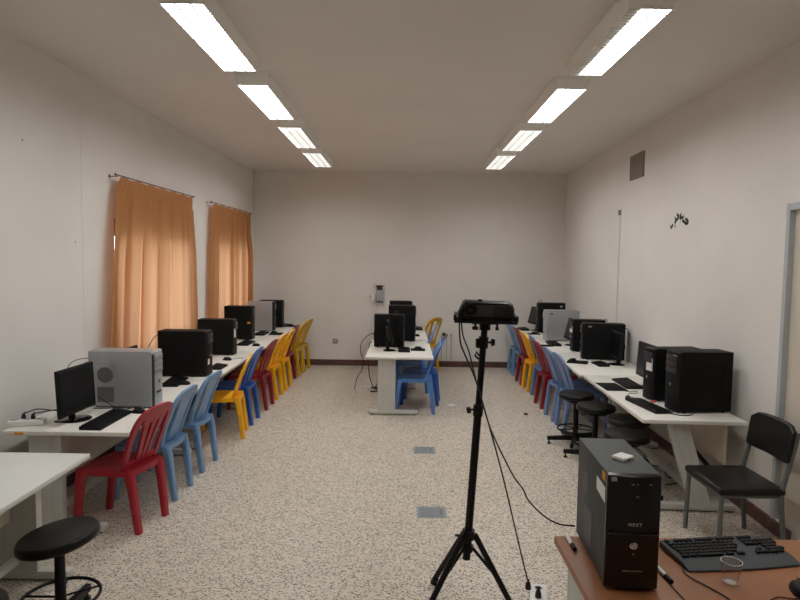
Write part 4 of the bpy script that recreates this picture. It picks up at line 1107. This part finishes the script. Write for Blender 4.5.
# right wall: conduit, vent, writing
yc = 7.80
t = thing('wall_conduit', 'tall thin grey conduit with small end box on the right wall', 'conduit', (XR(yc), yc, 0))
MB().span(-0.018, 0, -0.016, 0.016, 0.75, 2.54, 0.003).build('trunking', M['white_paint'], t)
MB().span(-0.03, 0, -0.022, 0.022, 2.535, 2.60, 0.004).build('end_box', M['grille'], t)
t = thing('wall_vent', 'square grey ventilation grille high on the right wall', 'vent', (XR(7.25), 7.25, 3.075), -math.atan(0.025))
MB().span(-0.012, 0, -0.215, 0.215, -0.145, 0.145).build('backing', M['grille_dark'], t, smooth=False)
s = MB()
for k in range(12): s.span(-0.018, -0.010, -0.20, 0.20, -0.135+0.0235*k, -0.135+0.0235*k+0.012)
s.build('slats', M['grille'], t, smooth=False)
fr = MB()
fr.span(-0.020, 0, -0.215, -0.20, -0.145, 0.145).span(-0.020, 0, 0.20, 0.215, -0.145, 0.145).span(-0.020, 0, -0.20, 0.20, 0.13, 0.145).span(-0.020, 0, -0.20, 0.20, -0.145, -0.13)
fr.build('frame', M['grille'], t, smooth=False)
ST = [[(6.089, 2.418), (6.051, 2.391), (6.078, 2.37), (6.112, 2.357), (6.139, 2.331)], [(6.134, 2.399), (6.132, 2.379), (6.101, 2.362)], [(6.187, 2.327), (6.196, 2.304), (6.231, 2.286)], [(6.24, 2.312), (6.219, 2.29)], [(6.013, 2.413), (6.011, 2.385), (6.013, 2.358)], [(5.991, 2.421), (6.007, 2.41)], [(5.944, 2.398), (5.951, 2.374), (5.985, 2.381), (6.002, 2.36)], [(5.962, 2.352), (5.915, 2.328), (5.869, 2.312), (5.835, 2.32), (5.848, 2.34), (5.89, 2.353)], [(6.119, 2.313), (6.139, 2.294)], [(6.005, 2.336), (6.005, 2.328)], [(6.083, 2.424), (6.083, 2.415)], [(5.853, 2.366), (5.852, 2.358)], [(5.902, 2.365), (5.885, 2.357)]]
WT = [0.011, 0.007, 0.010, 0.006, 0.011, 0.005, 0.008, 0.010, 0.006, 0.006, 0.006, 0.005, 0.006]
m = MB()
for s, wd in zip(ST, WT):
    P = spline([V(0, a, b) for a, b in s], 4)
    n0 = len(m.bm.verts)
    m.tube(P, wd*1.5, 8)
m.each(lambda c: V(XR(c.y)-0.001+c.x*0.10, c.y, c.z))
tag(m.build('wall_writing', M['ink']), 'black handwritten marks high on the right wall', 'writing')
# small wall marks (nail holes)
def mark(label, side, y, z):
    x = XL(y)+0.001 if side < 0 else XR(y)-0.001
    tag(MB().lathe([(0, 0), (0.006, 0), (0.005, 0.003), (0, 0.004)], (x, y, z), 10, rotm('Y', PI/2*(-side))).build('wall_nail', M['dark_cap']), label, 'nail', 'small dark nails in the walls')
mark('small dark nail high on the left wall near the ceiling', -1, 4.42, 2.758)
mark('small dark nail on the left wall, upper of the pair before the near curtain', -1, 5.08, 2.04)

# ------------------------------------------------------------------ daylight outside the windows
w = bpy.data.worlds.new('overcast_sky'); SC.world = w; w.use_nodes = True
bg = w.node_tree.nodes['Background']
bg.inputs['Color'].default_value = (0.86, 0.93, 1.0, 1); bg.inputs['Strength'].default_value = 4.0
MB().span(-30, -3.4, -15, 30, -0.6, -0.5).build('yard_ground', mat('pale_ground', lin(190, 180, 165), 0.9), kind='structure', smooth=False)

# ------------------------------------------------------------------ camera
f_px, hcam, pitch, yaw, roll = 600.0, 1.928, 0.0676, -0.0058, 0.0137
cp, sp_ = math.cos(pitch), math.sin(pitch); cy_, sy_ = math.cos(yaw), math.sin(yaw)
fwd = V(sy_*cp, cy_*cp, -sp_); right = V(cy_, -sy_, 0); up = right.cross(fwd)
cr, sr = math.cos(roll), math.sin(roll)
r2 = right*cr + up*sr; u2 = up*cr - right*sr
cam = bpy.data.cameras.new('camera'); cam.sensor_fit = 'HORIZONTAL'; cam.sensor_width = 36.0; cam.lens = 36.0*f_px/800.0
cam.clip_start = 0.05; cam.clip_end = 200
co = bpy.data.objects.new('camera', cam); COL.objects.link(co)
co.matrix_world = Matrix(((r2.x, u2.x, -fwd.x, 0), (r2.y, u2.y, -fwd.y, 0), (r2.z, u2.z, -fwd.z, hcam), (0, 0, 0, 1)))
SC.camera = co
vs = SC.view_settings
vs.view_transform = 'Standard'; vs.look = 'None'; vs.gamma = 1.0; vs.exposure = 0.0; vs.use_curve_mapping = False
SC.cycles.max_bounces = 10; SC.cycles.diffuse_bounces = 6; SC.cycles.transparent_max_bounces = 12
SC.cycles.caustics_reflective = False; SC.cycles.caustics_refractive = False
SC.cycles.sample_clamp_indirect = 6.0
